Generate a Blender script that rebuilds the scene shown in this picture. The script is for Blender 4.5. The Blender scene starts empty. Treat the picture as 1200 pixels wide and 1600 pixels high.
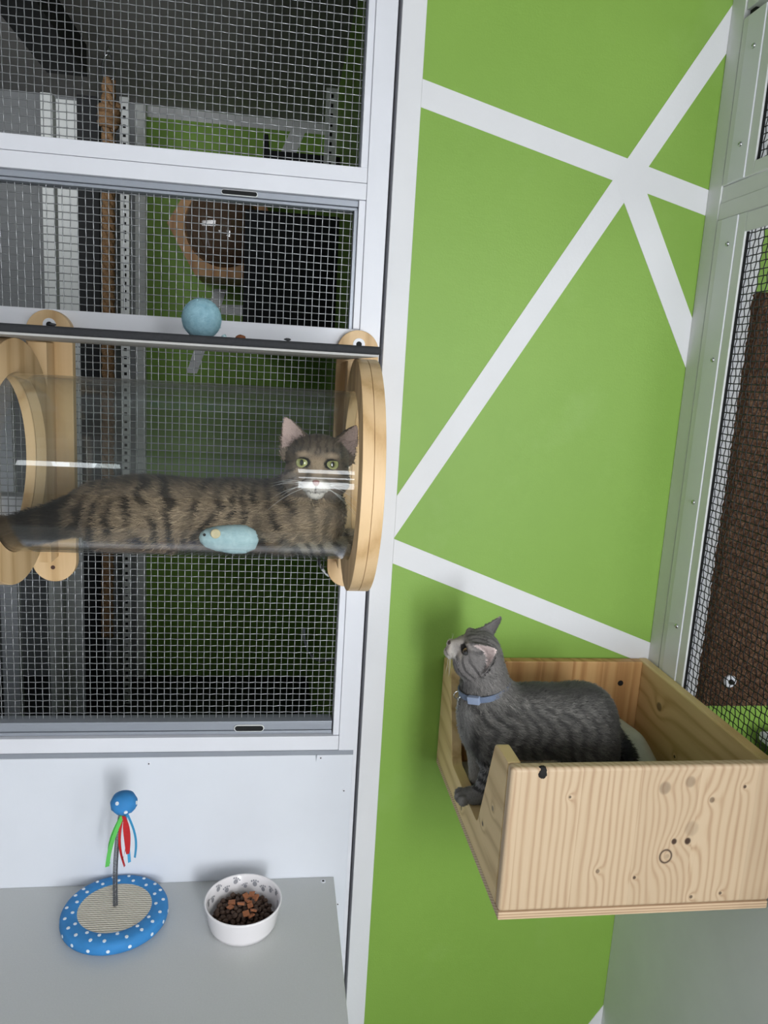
import bpy, math, random
import numpy as np
from mathutils import Matrix, Vector

# ------------------------------------------------------------------ camera, world, light
scene = bpy.context.scene
COL = scene.collection
CAM = Vector((0.0, -1.3, 1.5))
ROT = Matrix(((0.98959249, -0.03223906, -0.14024033),
              (-0.13169412, 0.18987392, -0.97293605),
              (0.05799453, 0.98127903, 0.18365211)))      # columns: right, up, back
cd = bpy.data.cameras.new('camera'); cam = bpy.data.objects.new('camera', cd); COL.objects.link(cam)
cam.matrix_world = Matrix.Translation(CAM) @ ROT.to_4x4()
cd.sensor_fit = 'VERTICAL'; cd.sensor_height = 36.0; cd.lens = 36.0 * 1177.95 / 1600.0; cd.clip_start = 0.02
scene.camera = cam

world = bpy.data.worlds.new('world'); scene.world = world; world.use_nodes = True
world.node_tree.nodes['Background'].inputs[0].default_value = (0.80, 0.88, 1.0, 1)
world.node_tree.nodes['Background'].inputs[1].default_value = 1.0

def area(name, loc, direction, sx, sy, power, color):
    d = bpy.data.lights.new(name, 'AREA'); d.shape = 'RECTANGLE'; d.size = sx; d.size_y = sy
    d.energy = power; d.color = color
    o = bpy.data.objects.new(name, d); COL.objects.link(o); o.location = loc
    o.rotation_euler = Vector(direction).to_track_quat('-Z', 'Y').to_euler()
    return o
# daylight through the room's windows, then fill lamps added for the two neighbouring rooms
area('daylight_window', (0.575, -2.56, 1.24), (-0.12, 1, 0.0), 0.26, 1.25, 40, (0.94, 0.97, 1.0))
area('daylight_transom_window', (0.215, -2.56, 1.40), (-0.05, 1, 0), 0.26, 1.10, 7.0, (0.94, 0.97, 1.0))
area('daylight_right_window', (0.705, -1.60, 1.30), (-0.82, 0.57, 0), 0.8, 1.0, 7, (0.94, 0.97, 1.0))
area('daylight_small_window', (-0.90, -2.56, 1.68), (0.25, 1, 0), 0.30, 0.26, 1.8, (0.92, 0.97, 1.0))
area('right_room_fill', (1.45, -1.70, 1.55), (-0.1, 1, 0), 0.9, 1.0, 12, (0.95, 0.98, 1.0))  # added lamp that lights the right room; no window stands here
fl_ = area('far_room_fill', (-1.15, 0.40, 2.28), (0.22, 1, 0.02), 0.9, 0.30, 2.4, (0.95, 0.98, 1.0))  # lamp added high in the far room, not set in any window
fl_.data.spread = math.radians(80)

vs = scene.view_settings
vs.view_transform = 'Standard'; vs.look = 'None'; vs.gamma = 1.0; vs.use_curve_mapping = False
vs.exposure = -0.22

random.seed(7)
RNG = np.random.default_rng(11)

# ------------------------------------------------------------------ materials
def srgb(r, g, b):
    def f(c):
        c /= 255.0
        return c / 12.92 if c <= 0.04045 else ((c + 0.055) / 1.055) ** 2.4
    return (f(r), f(g), f(b), 1.0)

class NT:
    def __init__(s, name):
        s.m = bpy.data.materials.new(name); s.m.use_nodes = True
        s.t = s.m.node_tree; s.n = s.t.nodes; s.l = s.t.links
        s.b = s.n['Principled BSDF']; s.out = s.n['Material Output']
    def node(s, typ, **kw):
        n = s.n.new(typ)
        for k, v in kw.items(): setattr(n, k, v)
        return n
    def put(s, sock, v):
        if isinstance(v, bpy.types.NodeSocket): s.l.new(v, sock)
        elif v is not None: sock.default_value = v
    def math(s, op, a, b=None, c=None):
        n = s.node('ShaderNodeMath', operation=op)
        s.put(n.inputs[0], a); s.put(n.inputs[1], b); s.put(n.inputs[2], c)
        return n.outputs[0]
    def coord(s, scale=(1, 1, 1), kind='Object'):
        tc = s.node('ShaderNodeTexCoord'); mp = s.node('ShaderNodeMapping')
        mp.inputs['Scale'].default_value = scale; s.l.new(tc.outputs[kind], mp.inputs['Vector'])
        return mp.outputs[0]
    def noise(s, vec, scale, detail=4, rough=0.55, dist=0.0):
        n = s.node('ShaderNodeTexNoise'); s.l.new(vec, n.inputs['Vector'])
        n.inputs['Scale'].default_value = scale; n.inputs['Detail'].default_value = detail
        n.inputs['Roughness'].default_value = rough; n.inputs['Distortion'].default_value = dist
        return n.outputs[0]
    def ramp(s, fac, stops):
        n = s.node('ShaderNodeValToRGB'); s.put(n.inputs[0], fac); e = n.color_ramp.elements
        while len(e) < len(stops): e.new(0.5)
        for i, (p, c) in enumerate(stops):
            e[i].position = p; e[i].color = c if len(c) == 4 else (*c, 1)
        return n.outputs[0]
    def mix(s, fac, a, b, blend='MIX'):
        n = s.node('ShaderNodeMix', data_type='RGBA', blend_type=blend)
        s.put(n.inputs[0], fac); s.put(n.inputs[6], a); s.put(n.inputs[7], b)
        return n.outputs[2]
    def bump(s, h, strength=0.2, dist=0.001):
        n = s.node('ShaderNodeBump'); n.inputs['Strength'].default_value = strength
        n.inputs['Distance'].default_value = dist; s.l.new(h, n.inputs['Height'])
        s.l.new(n.outputs[0], s.b.inputs['Normal'])
    def base(s, col, rough=0.5, metal=0.0, spec=0.5):
        s.put(s.b.inputs['Base Color'], col); s.b.inputs['Roughness'].default_value = rough
        s.b.inputs['Metallic'].default_value = metal; s.b.inputs['Specular IOR Level'].default_value = spec
        return s.m

def plain(name, rgb, rough=0.5, metal=0.0, spec=0.5, vary=0.05, vscale=9.0, bump=0.0, bscale=300.0, bdist=0.0006):
    t = NT(name); c = srgb(*rgb); v = t.coord()
    col = c
    if vary:
        lo = tuple(x * (1 - vary) for x in c[:3]) + (1,); hi = tuple(min(1, x * (1 + vary)) for x in c[:3]) + (1,)
        col = t.ramp(t.noise(v, vscale, 5), [(0.3, lo), (0.7, hi)])
    t.base(col, rough, metal, spec)
    if bump: t.bump(t.noise(v, bscale, 3), bump, bdist)
    return t.m

def wood(name, across, along, light, mid, dark, freq=150.0, warp=1.0, stave=0.0, knots=(), rough=0.5, off=0.0):
    """across / along: index of the object axes across and along the grain"""
    t = NT(name)
    sc = [14.0, 14.0, 14.0]; sc[along] = 1.6
    v = t.coord(tuple(sc))
    sep = t.node('ShaderNodeSeparateXYZ'); tc = t.node('ShaderNodeTexCoord'); t.l.new(tc.outputs['Object'], sep.inputs[0])
    u = sep.outputs[across]; w = sep.outputs[along]
    third = sep.outputs[3 - across - along]
    big = t.noise(v, 1.0, 2, 0.5); med = t.noise(v, 2.6, 3, 0.5)
    x = t.math('ADD', t.math('MULTIPLY', u, freq), t.math('MULTIPLY', big, 9.0 * warp))
    x = t.math('ADD', x, t.math('MULTIPLY', med, 3.0 * warp))
    x = t.math('ADD', x, t.math('MULTIPLY', third, freq * 0.7))
    x = t.math('ADD', x, off)
    if stave:
        fl = t.math('FLOOR', t.math('DIVIDE', u, stave))
        wn = t.node('ShaderNodeTexWhiteNoise', noise_dimensions='1D'); t.l.new(fl, wn.inputs['W'])
        x = t.math('ADD', x, t.math('MULTIPLY', wn.outputs[0], 40.0))
    core = None
    for (ku, kw, kr, kd) in knots:
        du = t.math('DIVIDE', t.math('SUBTRACT', u, ku), kr); dw = t.math('DIVIDE', t.math('SUBTRACT', w, kw), kr * 1.15)
        d2 = t.math('ADD', t.math('MULTIPLY', du, du), t.math('MULTIPLY', dw, dw))
        wide = t.math('DIVIDE', 1.0, t.math('ADD', 1.0, t.math('MULTIPLY', d2, 0.22)))
        x = t.math('ADD', x, t.math('MULTIPLY', wide, 9.0))
        if kd < 0:
            rd = t.math('DIVIDE', t.math('SUBTRACT', t.math('SQRT', d2), 1.0), 0.16)
            c = t.math('MULTIPLY', t.math('EXPONENT', t.math('MULTIPLY', t.math('MULTIPLY', rd, rd), -1.0)), -kd)
        else: c = t.math('MULTIPLY', t.math('EXPONENT', t.math('MULTIPLY', t.math('POWER', d2, 4.0), -1.2)), kd)
        core = c if core is None else t.math('MAXIMUM', core, c)
    s = t.math('ADD', t.math('MULTIPLY', t.math('SINE', x), 0.5), 0.5)
    s = t.math('POWER', s, 1.6)
    sc2 = [260.0, 260.0, 260.0]; sc2[along] = 9.0
    fine = t.noise(t.coord(tuple(sc2)), 1.0, 3, 0.6)
    s2 = t.math('ADD', t.math('MULTIPLY', s, 0.75), t.math('MULTIPLY', t.math('SUBTRACT', fine, 0.5), 0.5))
    col = t.ramp(s2, [(0.05, srgb(*light)), (0.55, srgb(*mid)), (0.95, srgb(*dark))])
    tone = t.noise(v, 0.55, 3)
    col = t.mix(t.math('MULTIPLY', tone, 0.35), col, srgb(*mid))
    if stave:
        col = t.mix(t.math('MULTIPLY', wn.outputs[0], 0.42), col, srgb(*[int(q * 0.90) for q in mid]))
    if core is not None:
        col = t.mix(core, col, srgb(52, 32, 22))
    t.base(col, rough, 0, 0.35)
    t.bump(fine, 0.12, 0.0006)
    return t.m

def see_through(name, tint, refl=0.05, rough=0.02, gloss=1.0, haze=0.0, hcol=(0.5, 0.5, 0.5)):
    t = NT(name); t.n.remove(t.b)
    tr = t.node('ShaderNodeBsdfTransparent'); tr.inputs[0].default_value = (*tint, 1)
    gl = t.node('ShaderNodeBsdfGlossy'); gl.inputs['Roughness'].default_value = rough
    gl.inputs[0].default_value = (gloss, gloss, gloss, 1)
    lw = t.node('ShaderNodeLayerWeight'); lw.inputs[0].default_value = 0.5
    f = t.math('ADD', refl, t.math('MULTIPLY', t.math('POWER', lw.outputs['Facing'], 5.0), 1 - refl))
    sc = t.coord((3.0, 40.0, 40.0)); h = t.noise(sc, 1.0, 2)
    bp = t.node('ShaderNodeBump'); bp.inputs['Strength'].default_value = 0.05; bp.inputs['Distance'].default_value = 0.002
    t.l.new(h, bp.inputs['Height']); t.l.new(bp.outputs[0], gl.inputs['Normal'])
    df = t.node('ShaderNodeBsdfDiffuse'); df.inputs[0].default_value = (*hcol, 1)
    m0 = t.node('ShaderNodeMixShader'); m0.inputs[0].default_value = haze; t.l.new(tr.outputs[0], m0.inputs[1]); t.l.new(df.outputs[0], m0.inputs[2])
    mx = t.node('ShaderNodeMixShader'); t.l.new(f, mx.inputs[0]); t.l.new(m0.outputs[0], mx.inputs[1]); t.l.new(gl.outputs[0], mx.inputs[2])
    t.l.new(mx.outputs[0], t.out.inputs[0])
    return t.m

M = {}
M['white'] = plain('white_paint', (228, 229, 235), 0.42, vary=0.02, bump=0.08, bscale=160)
M['white_panel'] = plain('white_panel', (226, 229, 236), 0.35, vary=0.025, vscale=5, bump=0.05, bscale=60)
M['white_wall'] = plain('white_wall_paint', (226, 226, 228), 0.6, vary=0.02, bump=0.25, bscale=210)
M['pale'] = plain('pale_paint', (222, 224, 222), 0.45, vary=0.03, bump=0.05)
M['alu'] = plain('grey_aluminium', (158, 163, 172), 0.38, metal=0.25, vary=0.03)
M['gap'] = plain('dark_gap', (12, 13, 14), 0.8, vary=0)
M['ledge'] = plain('ledge_laminate', (196, 198, 197), 0.30, vary=0.03, vscale=400, bump=0.10, bscale=700)
M['steel'] = plain('bright_steel', (205, 208, 212), 0.22, metal=1.0, vary=0)
M['black'] = plain('black_felt', (30, 31, 34), 0.8, vary=0.2, vscale=200, bump=0.5, bscale=500)
M['matt_black'] = plain('matt_black', (22, 23, 25), 0.75, vary=0.1)
M['screw'] = plain('screw_head', (150, 152, 155), 0.35, metal=0.8, vary=0)
M['dark'] = plain('dark_hole', (18, 15, 13), 0.8, vary=0)
M['shade_wall'] = plain('grey_wall_paint', (205, 206, 206), 0.7, vary=0.03)
M['floor'] = plain('floor_vinyl', (84, 84, 82), 0.5, vary=0.1)
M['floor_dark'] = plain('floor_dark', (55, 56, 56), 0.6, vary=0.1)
M['ceiling'] = plain('ceiling_board', (150, 148, 145), 0.8, vary=0.05, bump=0.2, bscale=120)
M['wire'] = plain('wire_steel', (172, 174, 176), 0.36, metal=0.75, vary=0)
M['wire_shaded'] = plain('wire_steel_shaded', (26, 27, 30), 0.4, metal=0.2, vary=0)  # shaded copy of the same wire, backlit darkness put into the colour

def green_mat():
    t = NT('green_paint'); v = t.coord()
    g = t.ramp(t.noise(v, 2.2, 4), [(0.25, srgb(128, 167, 68)), (0.75, srgb(138, 176, 76))])
    spot = t.math('MULTIPLY', t.math('SUBTRACT', t.noise(v, 6.0, 4, 0.6), 0.58), 1.2)
    spot.node.use_clamp = True
    g = t.mix(spot, g, srgb(158, 190, 112))
    t.base(g, 0.52, 0, 0.4)
    t.bump(t.math('ADD', t.noise(v, 330, 3), t.math('MULTIPLY', t.noise(t.coord((1, 1, 3.0)), 45, 3), 0.8)), 0.30, 0.0009)
    return t.m
M['green'] = green_mat()

# ------------------------------------------------------------------ mesh builder
ORG = {}
class MB:
    def __init__(s): s.v = []; s.f = []
    def add(s, vs_, fs):
        b = len(s.v); s.v.extend([tuple(p) for p in vs_]); s.f.extend([tuple(i + b for i in f) for f in fs]); return s
    def box(s, x0, x1, y0, y1, z0, z1):
        x0, x1 = sorted((x0, x1)); y0, y1 = sorted((y0, y1)); z0, z1 = sorted((z0, z1))
        return s.add([(x0, y0, z0), (x1, y0, z0), (x1, y1, z0), (x0, y1, z0), (x0, y0, z1), (x1, y0, z1), (x1, y1, z1), (x0, y1, z1)],
                     [(0, 3, 2, 1), (4, 5, 6, 7), (0, 1, 5, 4), (1, 2, 6, 5), (2, 3, 7, 6), (3, 0, 4, 7)])
    def prism(s, poly, axis, a, b):
        """poly: 2D points in the other two axes (in xyz order), extruded along axis from a to b"""
        def P(q, h):
            if axis == 0: return (h, q[0], q[1])
            if axis == 1: return (q[0], h, q[1])
            return (q[0], q[1], h)
        n = len(poly)
        return s.add([P(q, a) for q in poly] + [P(q, b) for q in poly],
                     [tuple(range(n)), tuple(range(2 * n - 1, n - 1, -1))] + [(i, n + i, n + (i + 1) % n, (i + 1) % n) for i in range(n)])
    def tube(s, pts, r, n=8, cap=True, close=False):
        pts = [Vector(p) for p in pts]; m = len(pts); rr = r if isinstance(r, (list, tuple)) else [r] * m
        ring = []; up = None
        for i, p in enumerate(pts):
            if close: d = pts[(i + 1) % m] - pts[i - 1]
            else: d = pts[min(i + 1, m - 1)] - pts[max(i - 1, 0)]
            d.normalize()
            if up is None:
                up = Vector((0, 0, 1)) if abs(d.z) < 0.9 else Vector((1, 0, 0))
            up = (up - d * up.dot(d)); up.normalize(); sd = d.cross(up)
            ring.append([p + (up * math.cos(2 * math.pi * k / n) + sd * math.sin(2 * math.pi * k / n)) * rr[i] for k in range(n)])
        fs = []
        for i in range(m if close else m - 1):
            j = (i + 1) % m
            for k in range(n): fs.append((i * n + k, i * n + (k + 1) % n, j * n + (k + 1) % n, j * n + k))
        if cap and not close: fs += [tuple(range(n - 1, -1, -1)), tuple((m - 1) * n + k for k in range(n))]
        return s.add([q for r_ in ring for q in r_], fs)
    def lathe(s, prof, c, axis=2, n=32, closed=False):
        """prof: (radius, height) list about axis through c"""
        vs_ = []
        for (r, h) in prof:
            for k in range(n):
                a = 2 * math.pi * k / n; x, y = r * math.cos(a), r * math.sin(a)
                q = [(h, x, y), (y, h, x), (x, y, h)][axis]
                vs_.append((c[0] + q[0], c[1] + q[1], c[2] + q[2]))
        fs = []; m = len(prof)
        for i in range(m if closed else m - 1):
            j = (i + 1) % m
            for k in range(n): fs.append((i * n + k, i * n + (k + 1) % n, j * n + (k + 1) % n, j * n + k))
        if not closed:
            if prof[0][0] > 1e-6: fs.append(tuple(range(n - 1, -1, -1)))
            if prof[-1][0] > 1e-6: fs.append(tuple((m - 1) * n + k for k in range(n)))
        return s.add(vs_, fs)
    def ball(s, c, r, nu=20, nv=12):
        r = r if isinstance(r, (tuple, list)) else (r, r, r); vs_ = []
        for i in range(nv + 1):
            t = math.pi * i / nv
            for k in range(nu):
                a = 2 * math.pi * k / nu
                vs_.append((c[0] + r[0] * math.sin(t) * math.cos(a), c[1] + r[1] * math.sin(t) * math.sin(a), c[2] + r[2] * math.cos(t)))
        fs = []
        for i in range(nv):
            for k in range(nu): fs.append((i * nu + k, (i + 1) * nu + k, (i + 1) * nu + (k + 1) % nu, i * nu + (k + 1) % nu))
        return s.add(vs_, fs)
    def build(s, name, mat, parent=None, smooth=False, bevel=0.0, seg=2, org=None):
        o_ = ORG.get(parent.name, (0, 0, 0)) if parent else (org or (0, 0, 0))
        me = bpy.data.meshes.new(name)
        me.from_pydata([(p[0] - o_[0], p[1] - o_[1], p[2] - o_[2]) for p in s.v], [], s.f)
        ob = link(name, me, mat, parent, org=o_)
        import bmesh
        bm = bmesh.new(); bm.from_mesh(me); bmesh.ops.recalc_face_normals(bm, faces=bm.faces[:]); bm.to_mesh(me); bm.free()
        if smooth:
            me.polygons.foreach_set('use_smooth', [True] * len(me.polygons))
            if smooth != 'all':
                try: me.set_sharp_from_angle(angle=math.radians(40))
                except Exception: pass
        if bevel:
            b = ob.modifiers.new('bevel', 'BEVEL'); b.width = bevel; b.segments = seg; b.limit_method = 'ANGLE'; b.angle_limit = math.radians(40)
            b.harden_normals = False
        return ob

def link(name, me, mat, parent=None, org=(0, 0, 0)):
    ob = bpy.data.objects.new(name, me); COL.objects.link(ob)
    if mat: me.materials.append(M[mat] if isinstance(mat, str) else mat)
    if parent: ob.parent = parent
    else: ob.location = org
    ORG[ob.name] = tuple(org)
    return ob
def tag(o, label, cat, group=None, kind=None):
    o['label'] = label
    if cat: o['category'] = cat
    if group: o['group'] = group
    if kind: o['kind'] = kind
    return o
def thing(name, loc, label, cat, group=None, kind=None):
    o = bpy.data.objects.new(name, None); COL.objects.link(o); o.location = loc; o.empty_display_size = 0.05
    ORG[o.name] = tuple(loc)
    return tag(o, label, cat, group, kind)

def disc_poly(cx, cy, r, n=40, a0=0.0, a1=2 * math.pi):
    return [(cx + r * math.cos(a0 + (a1 - a0) * k / n), cy + r * math.sin(a0 + (a1 - a0) * k / n)) for k in range(n)]

# ------------------------------------------------------------------ shell of the rooms
CEIL = 2.526; FAR = 2.2
def struct(ob, label, cat): return tag(ob, label, cat, kind='structure')
struct(MB().box(-1.72, 2.0, -2.66, FAR + 0.06, -0.04, 0.0).build('floor', 'floor'), 'grey vinyl floor of the cattery', 'floor')
struct(MB().box(-1.72, 2.0, -2.66, FAR + 0.06, CEIL, CEIL + 0.04).build('ceiling', 'ceiling'), 'pale grey board ceiling', 'ceiling')
# wall behind the camera with its window opening, left wall, dividing walls
YR = -2.62; wf = MB()
for (x0, x1, z0, z1) in [(-1.45, -1.06, 0, CEIL), (-1.06, -0.74, 0, 1.54), (-1.06, -0.74, 1.82, CEIL), (-0.74, 0.08, 0, CEIL), (0.08, 0.30, 0, 0.84), (0.08, 0.30, 1.96, CEIL),
                         (0.30, 0.70, 0, 0.62), (0.30, 0.70, 1.90, CEIL), (0.70, 2.0, 0, CEIL)]:
    wf.box(x0, x1, YR - 0.04, YR, z0, z1)
struct(wf.build('wall_front', 'shade_wall'), 'white wall with windows behind the viewer', 'wall')
struct(MB().box(-1.45, -1.41, -2.62, 0.0, 0, CEIL).build('wall_side', 'white_wall'), 'white wall at the far left of the room', 'wall')
struct(MB().box(1.96, 2.0, -2.62, 0.0, 0, CEIL).build('wall_end', 'white_wall'), 'white end wall of the room on the right', 'wall')

wb = thing('window_5', (0.12, -2.55, 1.34), 'barred window behind the viewer', 'window', kind='structure')
for (z0, z1) in ((0.84, 0.92), (1.27, 1.45), (1.52, 1.72), (1.92, 1.96)): MB().box(0.07, 0.36, -2.55, -2.535, z0, z1).build('glazing_bar', 'white', wb)
wb2 = thing('window_6', (0.5, -2.55, 0.85), 'tall window behind the viewer', 'window', kind='structure')
for x in (0.43, 0.71): MB().box(x - 0.01, x + 0.01, -2.55, -2.535, 0.62, 1.90).build('window_jamb', 'white', wb2)
for z in (0.64, 1.26, 1.88): MB().box(0.30, 0.70, -2.55, -2.535, z - 0.015, z + 0.015).build('glazing_bar', 'white', wb2)
# green painted wall with white stripes
gw = MB().box(0.2085, 0.80, 0.0, 0.08, 0, CEIL).build('wall_back', 'green', org=(0.46, 0.0, 0.0))
struct(gw, 'bright green painted wall with crossing white stripes', 'wall')
stripes = [[(0.2085, 1.963), (0.72, 1.8393), (0.72, 1.7973), (0.2085, 1.921)],
           [(0.72, 2.1288), (0.2085, 1.2842), (0.2085, 1.2087), (0.72, 2.0552)],
           [(0.553, 1.835), (0.605, 1.831), (0.72, 1.6241), (0.72, 1.537)],
           [(0.2085, 1.2063), (0.72, 1.0155), (0.72, 0.970), (0.2085, 1.1614)],
           [(0.72, 0.2036), (0.636, 0.07), (0.72, 0.07)]]
for i, p in enumerate(stripes):
    MB().prism(p, 1, 0.001, -0.0006 - 0.0002 * i).build('painted_stripe', 'white_wall', gw)
tr = MB().box(0.1695, 0.2085, -0.0005, 0.06, 0, CEIL).build('trim_1', 'white_wall', bevel=0.001)
struct(tr, 'white upright strip between mesh partition and green wall', 'trim')
struct(MB().box(0.13, 0.23, 0.06, 0.075, 0, CEIL).build('trim_2', 'gap'), 'black backing standing for the dark behind the gap', 'trim')  # black sheet put in for the darkness behind the open gap

# ------------------------------------------------------------------ mesh partition on the left
XL = -0.95
def weave(name, mat, parent, x0, x1, z0, z1, depth, pitch, plane='XZ', r=0.00080, amp=0.0008, flip=1, ph=0):
    """crimped woven wire panel, one mesh"""
    nx = int((x1 - x0) / pitch); nz = int((z1 - z0) / pitch); V = []; F = []
    nx = max(nx, 2); nz = max(nz, 2)
    cr = [(1, 0), (0, 1), (-1, 0), (0, -1)]
    def wire(pts, ax):
        b = len(V)
        for (a, d, c) in pts:
            for (p, q) in cr:
                if ax == 'v': A, D, C_ = a + p * r, d + q * r, c
                else: A, D, C_ = a, d + q * r, c + p * r
                V.append((A, D, C_) if plane == 'XZ' else (D, A, C_))
        for i in range(len(pts) - 1):
            for k in range(4): F.append((b + i * 4 + k, b + i * 4 + (k + 1) % 4, b + (i + 1) * 4 + (k + 1) % 4, b + (i + 1) * 4 + k))
    xs = [x0 + (i + 0.5) * (x1 - x0) / nx for i in range(nx)]; zs = [z0 + (j + 0.5) * (z1 - z0) / nz for j in range(nz)]
    rj = random.Random(3)
    for i, x in enumerate(xs):
        pts = [(x, depth, z0 - 0.004)]; xo = rj.uniform(-.0004, .0004)
        for j, z in enumerate(zs):
            sg = 1 if (i + j) % 2 else -1
            pts.append((x + xo + rj.uniform(-.0002, .0002), depth + sg * amp, z))
            if j < nz - 1: pts.append((x + xo, depth, (z + zs[j + 1]) / 2))
        pts.append((x, depth, z1 + 0.004)); wire(pts, 'v')
    for j, z in enumerate(zs):
        pts = [(x0 - 0.004, depth, z)]; zo = rj.uniform(-.0004, .0004)
        for i, x in enumerate(xs):
            sg = -1 if (i + j) % 2 else 1
            pts.append((x, depth + sg * amp, z + zo + rj.uniform(-.0003, .0003)))
            if i < nx - 1: pts.append(((x + xs[i + 1]) / 2, depth, z + zo))
        pts.append((x1 + 0.004, depth, z)); wire(pts, 'h')
    m = MB(); m.v = V; m.f = F
    o_ = ORG.get(parent.name, (0, 0, 0)); me = bpy.data.meshes.new(name)
    me.from_pydata([(p[0] - o_[0], p[1] - o_[1], p[2] - o_[2]) for p in V], [], F)
    me.polygons.foreach_set('use_smooth', [True] * len(me.polygons))
    ob = link(name, me, mat, parent, org=o_); ob['kind'] = 'stuff'; ob['label'] = 'woven steel wire mesh'
    return ob

wl = thing('wall_left', (-0.2, 0.0, 0.0), 'white framed wire mesh partition on the left', 'wall', kind='structure')
MB().box(0.128, 0.163, 0.0, 0.045, 0.0, CEIL).build('stile', 'white', wl, bevel=0.0012)
MB().box(XL, 0.1275, 0.0, 0.045, 1.7985, 1.822).build('rail', 'white', wl, bevel=0.0010)
MB().box(XL, 0.1275, 0.0, 0.045, 1.7725, 1.7978).build('rail', 'white', wl, bevel=0.0010)
MB().box(XL, 0.1275, 0.0, 0.045, 1.5175, 1.566).build('rail', 'white', wl, bevel=0.0012)
MB().box(XL, 0.1275, 0.0, 0.045, 0.7985, 0.8265).build('rail', 'white', wl, bevel=0.0010)
pn = MB().box(XL, 0.156, -0.002, 0.03, 0.0, 0.7893).build('lower_panel', 'white_panel', wl, bevel=0.0008)
MB().box(XL, 0.156, -0.0008, 0.03, 0.7895, 0.7983).build('joint_strip', 'alu', wl)
MB().box(XL, -0.62, 0.0, 0.045, 0.8, CEIL).build('stile', 'white', wl, bevel=0.0012)
for (x, z) in [(-0.2151, 0.7777), (0.0952, 0.7845), (0.1417, 0.7167), (0.1415, 0.4745)]:
    sc = MB().lathe([(0.0, -0.0024), (0.0026, -0.0024), (0.0034, -0.002), (0.0036, 0.0)], (x, -0.001, z), 1, 14).build('screw', 'white', pn, smooth=True)
    MB().lathe([(0.0, -0.0028), (0.0013, -0.0028), (0.0013, -0.001)], (x, -0.001, z), 1, 8).build('screw_socket', 'dark', sc)
MB().prism([(0.0855, 0.789), (0.0885, 0.790), (0.0868, 0.776)], 1, -0.0026, 0.0).build('paint_chip', 'alu', pn)

def slot(parent, x0, x1, z0, z1, y):
    r = (z1 - z0) / 2; zc = (z0 + z1) / 2
    def cap(rr):
        p = [(x1 - r + rr * math.sin(a), zc + rr * math.cos(a)) for a in [math.pi * k / 10 for k in range(11)]]
        return p + [(x0 + r - rr * math.sin(a), zc - rr * math.cos(a)) for a in [math.pi * k / 10 for k in range(11)]]
    rim = MB().prism(cap(r * 1.35), 1, y + 0.001, y - 0.0022).build('finger_pull', 'pale', parent, bevel=0.0008)
    MB().prism(cap(r), 1, y - 0.001, y - 0.0028).build('finger_slot', 'gap', rim)
# three mesh panels
w1 = thing('window_1', (-0.2, 0.02, 1.822), 'uppermost wire mesh panel in the white partition', 'window', kind='structure')
weave('wire_mesh', 'wire', w1, -0.62, 0.117, 1.815, CEIL, 0.028, 0.01165)
MB().box(0.1165, 0.1278, 0.004, 0.045, 1.8225, CEIL).build('inner_lip', 'white', w1, bevel=0.0008)
MB().box(0.1150, 0.1165, 0.012, 0.045, 1.8225, CEIL).build('edge_channel', 'alu', w1)
w2 = thing('window_2', (-0.2, 0.02, 1.566), 'wire mesh panel behind the felt ball shelf', 'window', kind='structure')
weave('wire_mesh', 'wire', w2, -0.62, 0.112, 1.56, 1.76, 0.028, 0.01165)
MB().box(-0.62, 0.1165, 0.010, 0.040, 1.7625, 1.7722).build('sliding_frame', 'alu', w2, bevel=0.001)
MB().box(-0.62, 0.1165, 0.014, 0.040, 1.7570, 1.7620).build('sliding_frame', 'alu', w2, bevel=0.001)
MB().box(0.1165, 0.1278, 0.004, 0.045, 1.5665, 1.772).build('inner_lip', 'white', w2, bevel=0.0008)
MB().box(0.1105, 0.1165, 0.012, 0.045, 1.5665, 1.757).build('edge_channel', 'alu', w2)
slot(w2, -0.1045, -0.0485, 1.7640, 1.7705, 0.010)
w3 = thing('window_3', (-0.2, 0.02, 0.83), 'tall lower wire mesh panel behind the clear tube', 'window', kind='structure')
weave('wire_mesh', 'wire', w3, -0.62, 0.116, 0.845, 1.515, 0.028, 0.01165)
MB().box(-0.62, 0.1145, 0.010, 0.040, 0.8270, 0.8330).build('sliding_frame', 'alu', w3, bevel=0.001)
MB().box(-0.62, 0.1145, 0.013, 0.040, 0.8335, 0.8465).build('sliding_frame', 'alu', w3, bevel=0.001)
MB().box(-0.62, 0.1145, 0.010, 0.040, 0.8470, 0.8520).build('sliding_frame', 'alu', w3, bevel=0.001)
MB().box(0.1165, 0.1278, 0.004, 0.045, 0.827, 1.502).build('inner_lip', 'white', w3, bevel=0.0008)
slot(w3, -0.0640, -0.0125, 0.8335, 0.8435, 0.012)

# ------------------------------------------------------------------ right hand wall with mesh door
RX = 0.72
tr3 = MB().box(RX, RX + 0.05, -0.0405, -0.0005, 0.80, CEIL).build('trim_3', 'pale', bevel=0.001)
struct(tr3, 'pale upright strip in the corner beside the mesh door', 'trim')
wr = thing('wall_right', (RX, -0.5, 0.0), 'white panelled wall with mesh door on the right', 'wall', kind='structure')
MB().box(RX, RX + 0.03, -2.6, -0.001, 0.0, 0.80).build('lower_panel', 'pale', wr)
MB().box(RX + 0.003, RX + 0.04, -1.0, -0.041, 1.809, 1.8355).build('rail', 'pale', wr, bevel=0.001)
MB().box(RX + 0.001, RX + 0.04, -1.0, -0.041, 1.7815, 1.8085).build('rail', 'pale', wr, bevel=0.001)
MB().box(RX + 0.003, RX + 0.04, -1.0, -0.041, 2.105, 2.16).build('rail', 'pale', wr, bevel=0.001)
MB().box(RX + 0.003, RX + 0.04, -1.0, -0.041, 2.30, CEIL).build('rail', 'pale', wr, bevel=0.001)
MB().box(RX + 0.001, RX + 0.04, -2.6, -1.0, 0.80, 0.84).build('side_panel', 'pale', wr)
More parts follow.
